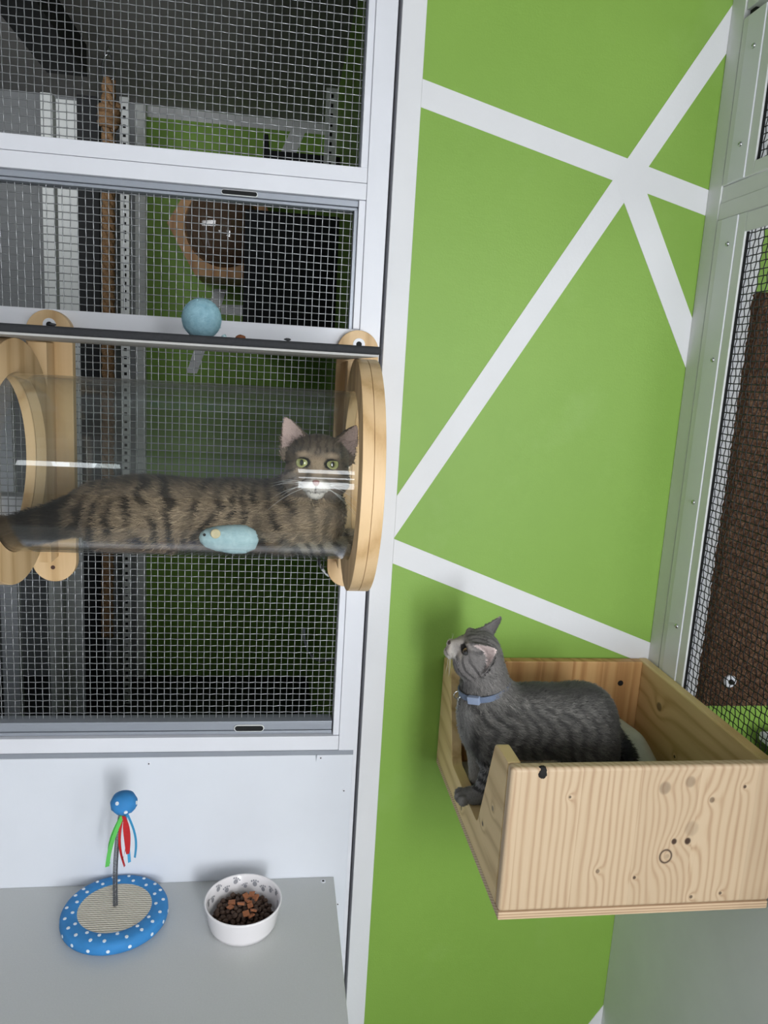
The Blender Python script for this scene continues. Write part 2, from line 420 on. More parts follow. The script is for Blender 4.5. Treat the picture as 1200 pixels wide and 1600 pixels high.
MB().box(RX + 0.001, RX + 0.04, -2.6, -1.0, 1.83, CEIL).build('side_panel', 'pale', wr)
MB().box(RX + 0.001, RX + 0.04, -2.6, -2.02, 0.84, 1.83).build('side_panel', 'pale', wr)
MB().box(RX + 0.001, RX + 0.04, -1.04, -1.0, 0.84, 1.83).build('side_panel', 'pale', wr)
MB().box(RX + 0.01, RX + 0.035, -0.055, -0.036, 0.8, CEIL).build('gap_strip', 'gap', wr)
def bolt(parent, y, z):
    b = MB().lathe([(0.0042, 0.0), (0.0042, -0.0008), (0.0034, -0.0022), (0.0018, -0.0032), (0.0, -0.0034)], (RX - 0.0018, y, z), 0, 16).build('bolt', 'steel', parent, smooth='all')
    MB().lathe([(0.0012, -0.0033), (0.0, -0.0036)], (RX - 0.0018, y, z), 0, 6).build('bolt_socket', 'dark', b)
def mesh_frame(root, z0, z1, bolts, top):
    MB().box(RX - 0.001, RX + 0.03, -0.058, -0.044, z0, z1).build('edge_lip', 'pale', root, bevel=0.0008)
    MB().box(RX - 0.0018, RX + 0.03, -0.1045, -0.058, z0, z1).build('frame_profile', 'white', root, bevel=0.0014)
    MB().box(RX + 0.000, RX + 0.004, -0.1270, -0.1045, z0, z1).build('inner_lip', 'pale', root, bevel=0.001)
    MB().box(RX + 0.000, RX + 0.004, -1.0, -0.1275, z1 - 0.030, z1 - 0.001).build('frame_top', 'pale', root, bevel=0.001)
    MB().box(RX + 0.000, RX + 0.004, -1.0, -0.1275, z0, z0 + 0.02).build('frame_bottom', 'pale', root, bevel=0.001)
    MB().box(RX + 0.004, RX + 0.007, -0.1300, -0.1120, z0 + 0.02, z1 - 0.03).build('mesh_edge', 'gap', root)
    for y, z in bolts: bolt(root, y, z)
d1 = thing('door_1', (RX, -0.1, 0.80), 'white mesh door framing the brown mat on the right', 'door', kind='structure')
mesh_frame(d1, 0.80, 1.7805, [(-0.0855, 1.7374), (-0.0885, 1.5505), (-0.0885, 1.3065), (-0.0885, 1.080)], True)
weave('wire_mesh', 'wire_shaded', d1, -1.0, -0.130, 0.815, 1.753, RX + 0.006, 0.0116, plane='YZ', r=0.00095, amp=0.0011)
w4 = thing('window_4', (RX, -0.1, 1.8355), 'white framed mesh panel in the top right corner', 'window', kind='structure')
mesh_frame(w4, 1.836, 2.09, [(-0.0839, 2.0356), (-0.0835, 1.891)], True)
weave('wire_mesh', 'wire_shaded', w4, -1.0, -0.130, 1.852, 2.075, RX + 0.006, 0.0116, plane='YZ', r=0.00095, amp=0.0011)

# room on the right: white strip, green wall, brown coir mat
rb = MB().box(0.80, 2.0, 0.0, 0.08, 0, CEIL).build('wall_beyond', 'green', org=(1.2, 0.0, 0.0))
struct(rb, 'green wall of the room beyond the right mesh door', 'wall')
MB().box(0.80, 0.834, -0.002, 0.01, 0, CEIL).build('painted_stripe', 'white_wall', rb)
MB().prism([(0.82, 1.790), (0.82, 1.83), (1.3, 1.70), (1.3, 1.66)], 1, 0.0, -0.0015).build('painted_stripe', 'white_wall', rb)
MB().prism([(0.82, 2.00), (0.90, 1.86), (0.90, 1.80), (0.82, 1.95)], 1, 0.0, -0.0017).build('painted_stripe', 'white_wall', rb)
def coir_mat():
    t = NT('coir'); v = t.coord()
    n = t.noise(v, 190, 5, 0.75); n2 = t.noise(v, 7, 3)
    k = t.math('ADD', t.math('MULTIPLY', n, 0.85), t.math('MULTIPLY', n2, 0.15))
    t.base(t.ramp(k, [(0.34, srgb(52, 36, 28)), (0.52, srgb(108, 80, 62)), (0.70, srgb(170, 138, 110))]), 0.9, 0, 0.1)
    t.bump(n, 1.0, 0.006); return t.m
M['coir'] = coir_mat()
cm = thing('coir_scratch_mat', (1.08, -0.01, 0.886), 'brown coir scratching mat bolted up behind the right mesh door', 'mat')
# uneven fibrous mat face
def mat_face():
    nx, nz = 60, 120; x0, x1, z0, z1 = 0.828, 1.36, 0.886, 1.679
    V = []; F = []
    h = RNG.uniform(0, 0.0045, (nx + 1, nz + 1))
    for i in range(nx + 1):
        for j in range(nz + 1):
            e = i in (0, nx) or j in (0, nz)
            V.append((x0 + (x1 - x0) * i / nx + (RNG.uniform(-.002, .002) if e else 0), -0.0005 if e else -0.016 - h[i, j], z0 + (z1 - z0) * j / nz + (RNG.uniform(-.002, .002) if e else 0)))
    for i in range(nx):
        for j in range(nz): F.append((i * (nz + 1) + j, (i + 1) * (nz + 1) + j, (i + 1) * (nz + 1) + j + 1, i * (nz + 1) + j + 1))
    m = MB(); m.add(V, F); return m
mat_face().build('mat', 'coir', cm)
for (x, z) in [(0.868, 1.612), (0.885, 0.945), (1.32, 1.612), (1.32, 0.945)]:
    wsh = MB().lathe([(0.0, -0.0215), (0.011, -0.0215), (0.0125, -0.020), (0.0125, -0.012)], (x, -0.002, z), 1, 20).build('washer', 'white', cm, smooth=True)
    MB().lathe([(0.0, -0.026), (0.005, -0.0255), (0.0055, -0.02)], (x, -0.002, z), 1, 10).build('bolt_head', 'dark', wsh)
bk = thing('black_basket', (1.15, -0.25, 0.60), 'black box standing below the brown mat beyond the mesh', 'box')
MB().box(0.96, 1.4, -0.30, -0.06, 0.60, 0.835).build('body', 'matt_black', bk, bevel=0.006)
MB().box(0.945, 1.415, -0.315, -0.045, 0.835, 0.853).build('rim', 'white', bk, bevel=0.004)
MB().box(0.96, 1.4, -0.30, -0.06, 0.0, 0.60).build('stand', 'matt_black', bk)
# ------------------------------------------------------------------ room seen through the left mesh
FX = 0.177
nb = MB().box(-0.62, FX + 0.05, FAR, FAR + 0.06, 0, CEIL).build('wall_far', 'green', org=(-0.2, FAR, 0.0))
struct(nb, 'dim green wall with white stripes behind the left mesh', 'wall')
for i, p in enumerate([[(-0.589, 2.525), (FX, 2.525), (FX, 2.482), (-0.589, 2.482)],
                       [(0.005, 2.486), (0.067, 2.486), (0.027, 2.385), (-0.046, 2.370)],
                       [(-0.304, 1.81), (-0.250, 1.81), (-0.374, 1.44), (-0.42, 1.44)],
                       [(-0.275, 1.745), (FX, 1.765), (FX, 1.722), (-0.275, 1.705)]]):
    MB().prism(p, 1, FAR + 0.001, FAR - 0.0012 - 0.0003 * i).build('painted_stripe', 'white_wall', nb)
struct(MB().box(FX, FX + 0.05, 0.075, FAR, 0, CEIL).build('wall_inner', 'green'), 'dark green side wall behind the right edge of the mesh', 'wall')
struct(MB().box(-1.72, -1.68, 0.0, FAR, 0, CEIL).build('wall_outer', 'white_wall'), 'white outer wall of the room behind the mesh', 'wall')
struct(MB().box(-1.68, -0.62, FAR, FAR + 0.06, 0, CEIL).build('wall_grey', plain('grey_outside_panel', (150, 152, 154), 0.6)), 'added grey panel in place of the view outside behind the mesh', 'wall')  # grey board added to stand for the outside beyond the room
struct(MB().box(-1.45, XL, 0.0, 0.05, 0, CEIL).build('wall_corner', 'white_wall'), 'white wall piece left of the mesh partition', 'wall')
struct(MB().box(-1.68, FX, 0.06, FAR, 0.0, 0.004).build('floor_far', 'floor_dark'), 'dark floor of the room behind the mesh', 'floor')
struct(MB().box(-0.82, -0.69, 0.10, 1.62, CEIL - 0.10, CEIL - 0.001).build('trim_4', 'matt_black'), 'black ceiling beam running away behind the left mesh', 'trim')

def nb_post(name, x0, x1, y, mat, label, z1=CEIL - 0.002, cat='post', d=0.04, z0=0.004):
    o = MB().box(x0, x1, y, y + d, z0, z1).build(name, mat, bevel=0.002, org=((x0 + x1) / 2, y, z0))
    return tag(o, label, cat)
nb_post('white_post', -0.843, -0.770, 1.80, 'pale', 'broad white post left of the black column behind the mesh', z1=2.40)
nb_post('white_post', -0.90, -0.858, 1.81, 'pale', 'slim white post left of the broad white post behind the mesh', z1=2.42)
nb_post('black_column', -0.766, -0.690, 1.78, 'matt_black', 'black column beside the rope behind the mesh', z1=CEIL - 0.11)
nb_post('white_corner_strip', -0.634, -0.590, 2.17, 'pale', 'white strip at the left edge of the dim green wall', d=0.028)
nb_post('white_post', -0.990, -0.930, 1.50, 'white', 'white post at the left image edge below the clear tube', z1=1.42)
nb_post('slim_pale_bar', -0.822, -0.806, 1.50, 'pale', 'slim pale bar seen through the mesh below the tube', z1=1.30, d=0.02)

o = MB().box(-0.80, -0.440, 0.070, 0.110, 1.196, 1.2475).build('white_rail', 'white', bevel=0.002, org=(-0.6, 0.09, 1.196))
tag(o, 'short white rail seen through the left ring hole', 'rail')
MB().box(-0.80, -0.76, 0.070, 0.110, 0.004, 1.196).build('rail_post', 'white', o)
def perforated(name, x0, x1, y, z0, z1, label, step=0.025):
    t = thing(name, ((x0 + x1) / 2, y, z0), label, 'shelf upright')
    MB().box(x0, x1, y, y + 0.012, z0, z1).build('rail', 'pale', t, bevel=0.001)
    n = int((z1 - z0) / step); xc = (x0 + x1) / 2; w = (x1 - x0) * 0.16
    m = MB()
    for i in range(n):
        z = z0 + (i + 0.5) * step
        m.box(xc - w, xc + w, y - 0.0006, y + 0.001, z - 0.006, z + 0.006)
    o = m.build('slots', 'dark', t); o['kind'] = 'stuff'
    return t
perforated('slotted_upright', -0.640, -0.606, 1.90, 0.004, 2.46, 'white slotted shelf upright right of the hanging rope', 0.032)
perforated('slotted_upright', 0.118, 0.156, 1.45, 2.17, 2.42, 'short slotted upright above the black shelf near the ceiling', 0.03)
sb = thing('black_shelf', (0.03, 1.7, 2.19), 'black shelf high up under the short slotted upright', 'shelf')
MB().box(-0.085, 0.176, 1.48, 1.90, 2.165, 2.215).build('board', 'black', sb, bevel=0.002)
MB().box(-0.085, -0.070, 1.48, 1.90, 2.215, 2.265).build('end_lip', 'black', sb, bevel=0.002)
bb = thing('black_wall_box', (0.02, 1.7, 1.57), 'large black carpeted box right of the hexagonal pod', 'box')
MB().box(-0.138, 0.176, 1.38, 1.40, 1.575, 2.00).build('front_panel', 'black', bb, bevel=0.003)
MB().box(-0.138, 0.176, 1.40, 2.195, 1.98, 2.00).build('top_panel', 'black', bb, bevel=0.002)
MB().box(-0.138, -0.120, 1.40, 2.195, 1.595, 1.98).build('side_panel', 'black', bb, bevel=0.002)
MB().box(-0.138, 0.176, 1.40, 2.195, 1.575, 1.595).build('bottom_panel', 'black', bb, bevel=0.002)

# hanging rope with carabiner
def rope_mat():
    t = NT('rope_fibre'); n = t.noise(t.coord((60, 60, 200)), 3, 4)
    t.base(t.ramp(n, [(0.3, srgb(96, 72, 50)), (0.7, srgb(176, 140, 104))]), 0.9, 0, 0.1); t.bump(n, 0.6, 0.002); return t.m
M['rope'] = rope_mat()
RPX, RPY = -0.615, 1.60
rp = thing('hanging_rope', (RPX, RPY, 0.5), 'thick brown knotted rope hanging from a carabiner behind the mesh', 'rope')
for k in range(3):
    pts = []
    for i in range(170):
        z = 2.42 - i * 0.0118; a = i * 0.62 + k * 2.094
        pts.append((RPX + 0.0125 * math.cos(a) - (i * 0.00013), RPY + 0.0125 * math.sin(a), z))
    MB().tube(pts, 0.0125, 6).build('strand', 'rope', rp, smooth='all')
kn = []
for i in range(60):
    a = i * 2 * math.pi / 20; kn.append((RPX + 0.026 * math.cos(a), RPY + 0.026 * math.sin(a), 2.34 - i * 0.0012))
MB().tube(kn, 0.014, 7).build('knot', 'rope', rp, smooth='all')
MB().tube([(RPX + 0.02 * math.cos(a), RPY, 2.455 + 0.042 * math.sin(a)) for a in [2 * math.pi * k / 24 for k in range(24)]], 0.004, 6, close=True).build('carabiner', 'steel', rp, smooth='all')
MB().tube([(RPX, RPY + 0.012 * math.cos(a), 2.508 + 0.014 * math.sin(a)) for a in [2 * math.pi * k / 16 for k in range(16)]], 0.003, 6, close=True).build('ceiling_eye', 'steel', rp, smooth='all')

# hexagonal pod with dome
M['pod_wood'] = wood('pod_wood', 0, 2, (190, 146, 100), (176, 130, 86), (150, 106, 68), freq=90)
PC = (-0.2458, 2.02)
hp = thing('hexagonal_cat_pod', (PC[0], 2.1, 1.82), 'hexagonal wooden wall pod with brown clear dome behind mesh', 'cat pod')
R6 = 0.218
hexa = [(PC[0] + R6 * math.cos(math.pi * k / 3), PC[1] + R6 * math.sin(math.pi * k / 3)) for k in range(6)]
def ring_plate(outer, inner_r, c, y0, y1):
    m = MB(); n = 48; A = []; B = []
    for k in range(n):
        a = 2 * math.pi * k / n; d = (math.cos(a), math.sin(a))
        # ray to polygon
        best = 9
        for i in range(len(outer)):
            p, q = outer[i], outer[(i + 1) % len(outer)]
            ex, ey = q[0] - p[0], q[1] - p[1]; det = d[0] * (-ey) - d[1] * (-ex)
            if abs(det) < 1e-9: continue
            px, py = p[0] - c[0], p[1] - c[1]
            t_ = (px * (-ey) - py * (-ex)) / det; s_ = (d[0] * py - d[1] * px) / det
            if t_ > 0 and -1e-6 <= s_ <= 1 + 1e-6: best = min(best, t_)
        A.append((c[0] + d[0] * best, c[1] + d[1] * best)); B.append((c[0] + d[0] * inner_r, c[1] + d[1] * inner_r))
    V = [(x, y0, z) for x, z in A] + [(x, y0, z) for x, z in B] + [(x, y1, z) for x, z in A] + [(x, y1, z) for x, z in B]
    F = []
    for k in range(n):
        j = (k + 1) % n
        F += [(k, j, n + j, n + k), (2 * n + j, 2 * n + k, 3 * n + k, 3 * n + j), (k, 2 * n + k, 2 * n + j, j), (n + j, 3 * n + j, 3 * n + k, n + k)]
    return m.add(V, F)
ring_plate(hexa, 0.150, PC, 1.900, 1.918).build('front_plate', 'pod_wood', hp)
for k in range(6):
    p, q = hexa[k], hexa[(k + 1) % 6]; s = 0.90
    pi_, qi = [(PC[0] + (a[0] - PC[0]) * s, PC[1] + (a[1] - PC[1]) * s) for a in (p, q)]
    MB().prism([p, q, qi, pi_], 1, 1.918, 2.195).build('side_board', 'pod_wood', hp)
MB().prism([(PC[0] + (a[0] - PC[0]) * .9, PC[1] + (a[1] - PC[1]) * .9) for a in hexa], 1, 2.18, 2.195).build('back_board', 'pod_wood', hp)
M['dome'] = see_through('dome_acrylic', (0.70, 0.58, 0.46), 0.06, 0.05, 1.0, 0.45, (0.24, 0.155, 0.10))  # brown diffuse share puts the lit inside of the pod into the dome colour
prof = [(0.152, 0.0)] + [(0.150 * math.cos(a), -0.085 * math.sin(a)) for a in [math.pi / 2 * k / 12 for k in range(13)]]
MB().lathe(prof, (PC[0], 1.898, PC[1]), 1, 40).build('dome', 'dome', hp, smooth='all')

lp = MB().tube([(0.0676, 0.3, 0.93), (0.069, 0.3, 0.905), (0.0762, 0.3, 0.880), (0.09, 0.3, 0.861), (0.1058, 0.3, 0.853), (0.1343, 0.3, 0.858), (0.172, 0.3, 0.875)], 0.003, 8).build('cable_loop', plain('grey_cable', (120, 124, 130), 0.5, vary=0), smooth='all', org=(0.17, 0.3, 0.87))
tag(lp, 'grey cable loop in the dark behind the lower mesh', 'cable')

# ------------------------------------------------------------------ ledge under the partition
lg = thing('ledge_cabinet', (-0.4, -0.2, 0.0), 'pale grey ledge top carrying the food bowl and scratcher', 'cabinet')
MB().box(XL, 0.131, -0.45, -0.0025, 0.515, 0.535).build('top_board', 'ledge', lg, bevel=0.0012)
MB().box(XL, 0.118, -0.43, -0.003, 0.0, 0.515).build('body', 'white_panel', lg)
for (x, y) in [(0.1099, -0.0154), (-0.75, -0.0154)]:
    s_ = MB().lathe([(0.0, 0.0008), (0.0048, 0.0008), (0.0052, 0.0)], (x, y, 0.535), 2, 16).build('screw', 'white', lg)
    MB().lathe([(0.0, 0.0012), (0.0022, 0.0012), (0.0022, 0.0)], (x, y, 0.535), 2, 8).build('screw_socket', 'dark', s_)

# ------------------------------------------------------------------ clear tube bed with wooden rings
M['ash'] = wood('ash_wood', 0, 2, (222, 190, 146), (206, 172, 126), (178, 140, 96), freq=110, off=2.0)
M['ash_ring'] = wood('ash_ring_wood', 1, 2, (224, 192, 148), (210, 176, 130), (184, 146, 100), freq=120)
M['ash_rim'] = wood('ash_rim_wood', 2, 1, (228, 198, 156), (214, 182, 138), (184, 146, 104), freq=170, warp=1.6)
M['acrylic'] = see_through('clear_acrylic', (0.955, 0.965, 0.96), 0.034, 0.012, 1.0, 0.006, (0.6, 0.62, 0.62))
TY, TZ, TR = -0.2, 1.3455, 0.1235
tb = thing('clear_tube_bed', (-0.12, TY, 1.12), 'clear acrylic cat tube held between two round wooden rings', 'cat bed')
def ringx(x0, x1, r0, r1, n=72):
    return MB().lathe([(r1, x0), (r1, x1), (r0, x1), (r0, x0)], (0, TY, TZ), 0, n, closed=True)
for (xa, xb) in ((0.104, 0.134), (-0.387, -0.357)):
    xm = (xa + xb) / 2
    for j, (p, q) in enumerate(((xa, xm - 0.0002), (xm + 0.0002, xb))):
        rg = ringx(p, q, 0.1240, 0.1695).build('wooden_ring', 'ash_ring', tb, smooth=True, bevel=0.0006)
    MB().box(xa + 0.0012, xb - 0.0012, -0.060, -0.0182, 1.165, 1.513).build('foot_block', 'ash_ring', tb, bevel=0.001)
for (xc, w) in ((-0.366, 0.0352), (0.125, 0.0348)):
    zt, zb = 1.564 - w, 1.121 + w
    poly = [(xc + w * math.cos(a), zt + w * math.sin(a)) for a in [math.pi * k / 20 for k in range(21)]]
    poly += [(xc + w * math.cos(a), zb + w * math.sin(a)) for a in [math.pi + math.pi * k / 20 for k in range(21)]]
    br = MB().prism(poly, 1, 0.0, -0.018).build('bracket_strip', 'ash', tb, bevel=0.001)
    ws = MB().lathe([(0.0048, -0.0012), (0.0098, -0.0012), (0.0102, 0.0), (0.0048, 0.0)], (xc + 0.001, -0.018, 1.541), 1, 24, closed=True).build('washer', 'white', br)
    MB().lathe([(0.0, -0.0008), (0.0048, -0.0008), (0.0048, 0.0)], (xc + 0.001, -0.018, 1.541), 1, 12).build('bolt_hole', 'gap', br)
    MB().lathe([(0.0, -0.0006), (0.0035, -0.0006), (0.0035, 0.0)], (xc - 0.002, -0.018, 1.1455), 1, 12).build('bolt_hole', plain('bolt_brown', (70, 42, 30), 0.6, vary=0), br)
MB().lathe([(TR, -0.372), (TR, 0.1185), (TR - 0.003, 0.1185), (TR - 0.003, -0.372)], (0, TY, TZ), 0, 96, closed=True).build('tube', 'acrylic', tb, smooth=True)

# black shelf above the tube
sh = thing('felt_shelf', (-0.4, -0.2, 1.516), 'black felt covered shelf running above the clear tube', 'shelf')
MB().box(XL, 0.1105, -0.435, -0.0185, 1.5175, 1.5265).build('felt_top', 'black', sh, bevel=0.0025)
MB().box(XL, 0.1085, -0.430, -0.0185, 1.5150, 1.5175).build('underside', plain('shelf_underside', (168, 166, 163), 0.6), sh)

# felt ball, crumbs
def felt_mat(name, a, b):
    t = NT(name); v = t.coord(); n = t.noise(v, 120, 5, 0.7)
    t.base(t.ramp(n, [(0.3, srgb(*a)), (0.7, srgb(*b))]), 0.95, 0, 0.1); t.bump(n, 0.5, 0.002); return t.m
M['felt_blue'] = felt_mat('felt_blue', (128, 170, 186), (164, 202, 214))
M['felt_pale'] = felt_mat('felt_pale', (168, 200, 208), (196, 222, 226))
def bumpy(mb, amp, seed):
    r = random.Random(seed); mb.v = [(x + r.uniform(-amp, amp), y + r.uniform(-amp, amp), z + r.uniform(-amp, amp)) for x, y, z in mb.v]; return mb
def fuzz(c, rad, n, L, seed, w=0.00035):
    r = random.Random(seed); m = MB()
    for i in range(n):
        d = Vector((r.gauss(0, 1), r.gauss(0, 1), r.gauss(0, 1))).normalized()
        p = Vector(c) + Vector((d.x * rad[0], d.y * rad[1], d.z * rad[2]))
        t = Vector((r.gauss(0, 1), r.gauss(0, 1), r.gauss(0, 1))); t = (t - d * t.dot(d)).normalized()
        l = L * r.uniform(0.4, 1.3); s_ = d.cross(t) * w
        q = p + t * l * 0.6 + d * l * 0.3; e = q + t * l * 0.5 + d * l * r.uniform(-0.2, 0.4)
        m.add([p - s_, p + s_, q + s_, q - s_, e], [(0, 1, 2, 3), (3, 2, 4)])
    return m
fb = thing('felt_ball', (-0.107, -0.25, 1.5268), 'pale blue felted ball sitting on the black shelf', 'ball')
MB().ball((-0.107, -0.25, 1.5535), (0.0258, 0.0262, 0.0266), 36, 24).build('ball', 'felt_blue', fb, smooth='all')
o = fuzz((-0.107, -0.25, 1.5535), (0.0255, 0.0259, 0.0263), 420, 0.004, 5, 0.0002).build('wool_fuzz', 'felt_blue', fb); o['kind'] = 'stuff'
def bit(name, c, r, mat, label, cat, seed):
    m = MB().ball(c, r, 10, 6); o = bumpy(m, min(r) * 0.25, seed).build(name, mat, smooth='all', org=(c[0], c[1], c[2] - r[2])); return tag(o, label, cat)
M['crumb'] = plain('brown_crumb', (128, 74, 40), 0.7, vary=0.15, vscale=200)
bit('biscuit_crumb', (-0.0517, -0.33, 1.5300), (0.0062, 0.004, 0.0032), 'crumb', 'small brown crumb on the black shelf right of the ball', 'crumb', 3)
bit('wool_tuft', (-0.073, -0.31, 1.5300), (0.0036, 0.003, 0.0032), 'felt_pale', 'small pale wool tuft on the shelf beside the felt ball', 'tuft', 4)
bit('black_nub', (0.005, -0.428, 1.5282), (0.004, 0.003, 0.0014), 'black', 'small black nub on the shelf edge near its right end', 'nub', 6)
bit('black_nub', (-0.245, -0.428, 1.5282), (0.004, 0.003, 0.0014), 'black', 'small black nub on the shelf edge left of the ball', 'nub', 7)

# felt mouse inside the tube
mo = thing('felt_mouse', (-0.065, -0.247, 1.238), 'pale blue felt toy mouse lying inside the clear tube', 'toy')
def mouse_body():
    m = MB(); prof = [(0.0, -0.042), (0.006, -0.040), (0.012, -0.033), (0.0165, -0.018), (0.0195, 0.004), (0.019, 0.022), (0.013, 0.036), (0.0, 0.042)]
    m.lathe(prof, (-0.065, -0.249, 1.2575), 0, 20); return m
mb_ = mouse_body(); mb_.v = [(x, y, z - max(0, 1.2575 - z) * 0.15) for x, y, z in mb_.v]
mb_.build('body', 'felt_pale', mo, smooth='all')
M['cream'] = felt_mat('felt_cream', (206, 190, 150), (226, 212, 176))
MB().lathe([(0.0, -0.0008), (0.0062, -0.0008), (0.0070, 0.0006), (0.0, 0.0006)], (-0.083, -0.2655, 1.2665), 1, 14).build('ear', 'cream', mo, smooth=True)
MB().ball((-0.0985, -0.2605, 1.2635), 0.0021, 8, 6).build('eye', 'dark', mo)
o = fuzz((-0.065, -0.249, 1.2575), (0.036, 0.0165, 0.0165), 200, 0.003, 8, 0.0002).build('wool_fuzz', 'felt_pale', mo); o['kind'] = 'stuff'

cb = MB()
M['cord'] = (lambda t: (t.base(t.ramp(t.noise(t.coord((90, 90, 90)), 1.5, 1), [(0.45, srgb(30, 31, 33)), (0.55, srgb(190, 193, 196))]), 0.5), t.m)[1])(NT('braided_cord'))
co = cb.tube([(0.078, -0.03, 1.205), (0.0745, -0.012, 1.178), (0.0767, -0.006, 1.1599), (0.0817, -0.006, 1.1495), (0.09, -0.006, 1.1403), (0.1017, -0.006, 1.1323), (0.112, -0.006, 1.1275)], 0.0026, 8).build('braided_cord', 'cord', smooth='all', org=(0.1, -0.006, 1.13))
tag(co, 'thin braided black and white cord by the ring foot', 'cord')

# ------------------------------------------------------------------ spring scratcher toy
M['dot_blue'] = plain('blue_fabric', (52, 132, 196), 0.75, vary=0.08, vscale=40, bump=0.4, bscale=900)
M['dot_white'] = plain('white_dot', (226, 234, 240), 0.8, vary=0)
def sisal():
    t = NT('woven_sisal'); v = t.coord()
    w1_ = t.node('ShaderNodeTexWave', bands_direction='Y'); t.l.new(v, w1_.inputs[0]); w1_.inputs['Scale'].default_value = 62; w1_.inputs['Distortion'].default_value = 1.2; w1_.inputs['Detail'].default_value = 2
    w2_ = t.node('ShaderNodeTexWave', bands_direction='DIAGONAL'); t.l.new(v, w2_.inputs[0]); w2_.inputs['Scale'].default_value = 85
    h = t.math('MULTIPLY', w1_.outputs['Fac'], t.math('ADD', 0.6, t.math('MULTIPLY', w2_.outputs['Fac'], 0.4)))
    t.base(t.ramp(h, [(0.0, srgb(178, 168, 148)), (0.4, srgb(224, 217, 202)), (1.0, srgb(240, 235, 222))]), 0.85, 0, 0.15)
    t.bump(h, 0.9, 0.003); return t.m
M['sisal'] = sisal()
SC = (-0.257, -0.093); prd = random.Random(4)
st = thing('spring_scratcher', (SC[0], SC[1], 0.535), 'round blue polka dot scratcher with spring ball and ribbons', 'cat toy')
prof = [(0.061, 0.0), (0.084, 0.0), (0.0885, 0.003), (0.0895, 0.008), (0.0890, 0.0165), (0.0868, 0.0210), (0.082, 0.0235), (0.072, 0.0243), (0.065, 0.0238), (0.060, 0.0215)]
bs = MB().lathe(prof, (SC[0], SC[1], 0.535), 2, 64).build('padded_base', 'dot_blue', st, smooth='all')
MB().lathe([(0.0, 0.0225), (0.0615, 0.0222), (0.0615, 0.0)], (SC[0], SC[1], 0.535), 2, 48).build('sisal_disc', 'sisal', st, smooth=True)
def dot(parent, c, nrm, r, name='white_dot'):
    n = Vector(nrm).normalized(); a = n.orthogonal().normalized(); b = n.cross(a); c = Vector(c)
    V = [c + n * 0.0007] + [c + a * r * math.cos(t) + b * r * math.sin(t) + n * 0.0005 for t in [2 * math.pi * k / 12 for k in range(12)]]
    V += [c + a * r * 1.03 * math.cos(t) + b * r * 1.03 * math.sin(t) - n * 0.001 for t in [2 * math.pi * k / 12 for k in range(12)]]
    F = [(0, 1 + k, 1 + (k + 1) % 12) for k in range(12)] + [(1 + k, 13 + k, 13 + (k + 1) % 12, 1 + (k + 1) % 12) for k in range(12)]
    MB().add(V, F).build(name, 'dot_white', parent)
for n_, rr, zz, nr, nz, ph_ in ((17, 0.0893, 0.0105, 1.0, 0.03, 0.1), (19, 0.0805, 0.0238, 0.12, 1.0, 0.4), (15, 0.0685, 0.0242, 0.0, 1.0, 0.0)):
    for k in range(n_):
        a = 2 * math.pi * (k + ph_) / n_ + prd.uniform(-0.06, 0.06)
        dot(bs, (SC[0] + rr * math.cos(a), SC[1] + rr * math.sin(a), 0.535 + zz), (nr * math.cos(a), nr * math.sin(a), nz), 0.0029)
BC = (-0.2385, -0.105, 0.764)
sp = []
b0 = Vector((SC[0], SC[1] + 0.004, 0.557)); b1 = Vector((BC[0] - 0.005, BC[1], BC[2] - 0.018)); NTURN = 62
for i in range(NTURN * 8 + 1):
    t_ = i / (NTURN * 8); c = b0.lerp(b1, t_); c.x -= 0.004 * math.sin(math.pi * t_); a = 2 * math.pi * i / 8
    sp.append((c.x + 0.0036 * math.cos(a), c.y + 0.0036 * math.sin(a), c.z))
MB().tube(sp, 0.00085, 4).build('spring', plain('spring_steel', (120, 122, 126), 0.3, metal=0.9, vary=0), st, smooth='all')
def gathered():
    m = MB(); prof = [(0.0, 0.0195), (0.008, 0.0185), (0.0165, 0.0135), (0.0218, 0.003), (0.0205, -0.007), (0.0140, -0.0145), (0.0065, -0.0185), (0.0048, -0.0215), (0.0, -0.0215)]
    m.lathe(prof, BC, 2, 40)
    out = []
    for x, y, z in m.v:
        dz = BC[2] - z; k = max(0, min(1, (dz - 0.002) / 0.016)); a = math.atan2(y - BC[1], x - BC[0]); s_ = 1 + 0.09 * k * math.sin(a * 11)
        out.append((BC[0] + (x - BC[0]) * s_, BC[1] + (y - BC[1]) * s_, z))
    m.v = out; return m
bl = gathered().build('ball', 'dot_blue', st, smooth='all')
for (dx, dy, dz) in [(-0.35, -0.8, 0.5), (0.30, -0.88, -0.28), (0.95, -0.2, 0.12), (-0.8, 0.3, 0.3), (0.2, 0.7, 0.6)]:
    n = Vector((dx, dy, dz)).normalized(); dot(bl, Vector(BC) + Vector((n.x * 0.0216, n.y * 0.0216, n.z * 0.019)), n, 0.0031)
def ribbon(name, mat, pts, w, tw=0.0):
    """flat ribbon of small thickness following pts, width w across the view"""
    m = MB(); V = []; n = len(pts)
    for i, p in enumerate(pts):
        a = tw * i / n; s_ = Vector((math.cos(a), math.sin(a), 0)) * (w if not isinstance(w, list) else w[i]) * 0.5; nn = Vector((-math.sin(a), math.cos(a), 0)) * 0.00015
        p = Vector(p); V += [p - s_ - nn, p + s_ - nn, p + s_ + nn, p - s_ + nn]
    F = [(0, 1, 2, 3), (4 * n - 1, 4 * n - 2, 4 * n - 3, 4 * n - 4)]
    for i in range(n - 1):
        for k in range(4): F.append((4 * i + k, 4 * i + (k + 1) % 4, 4 * i + 4 + (k + 1) % 4, 4 * i + 4 + k))
    return m.add(V, F).build(name, mat, st)
M['rib_green'] = plain('green_ribbon', (98, 196, 92), 0.35, vary=0.05)
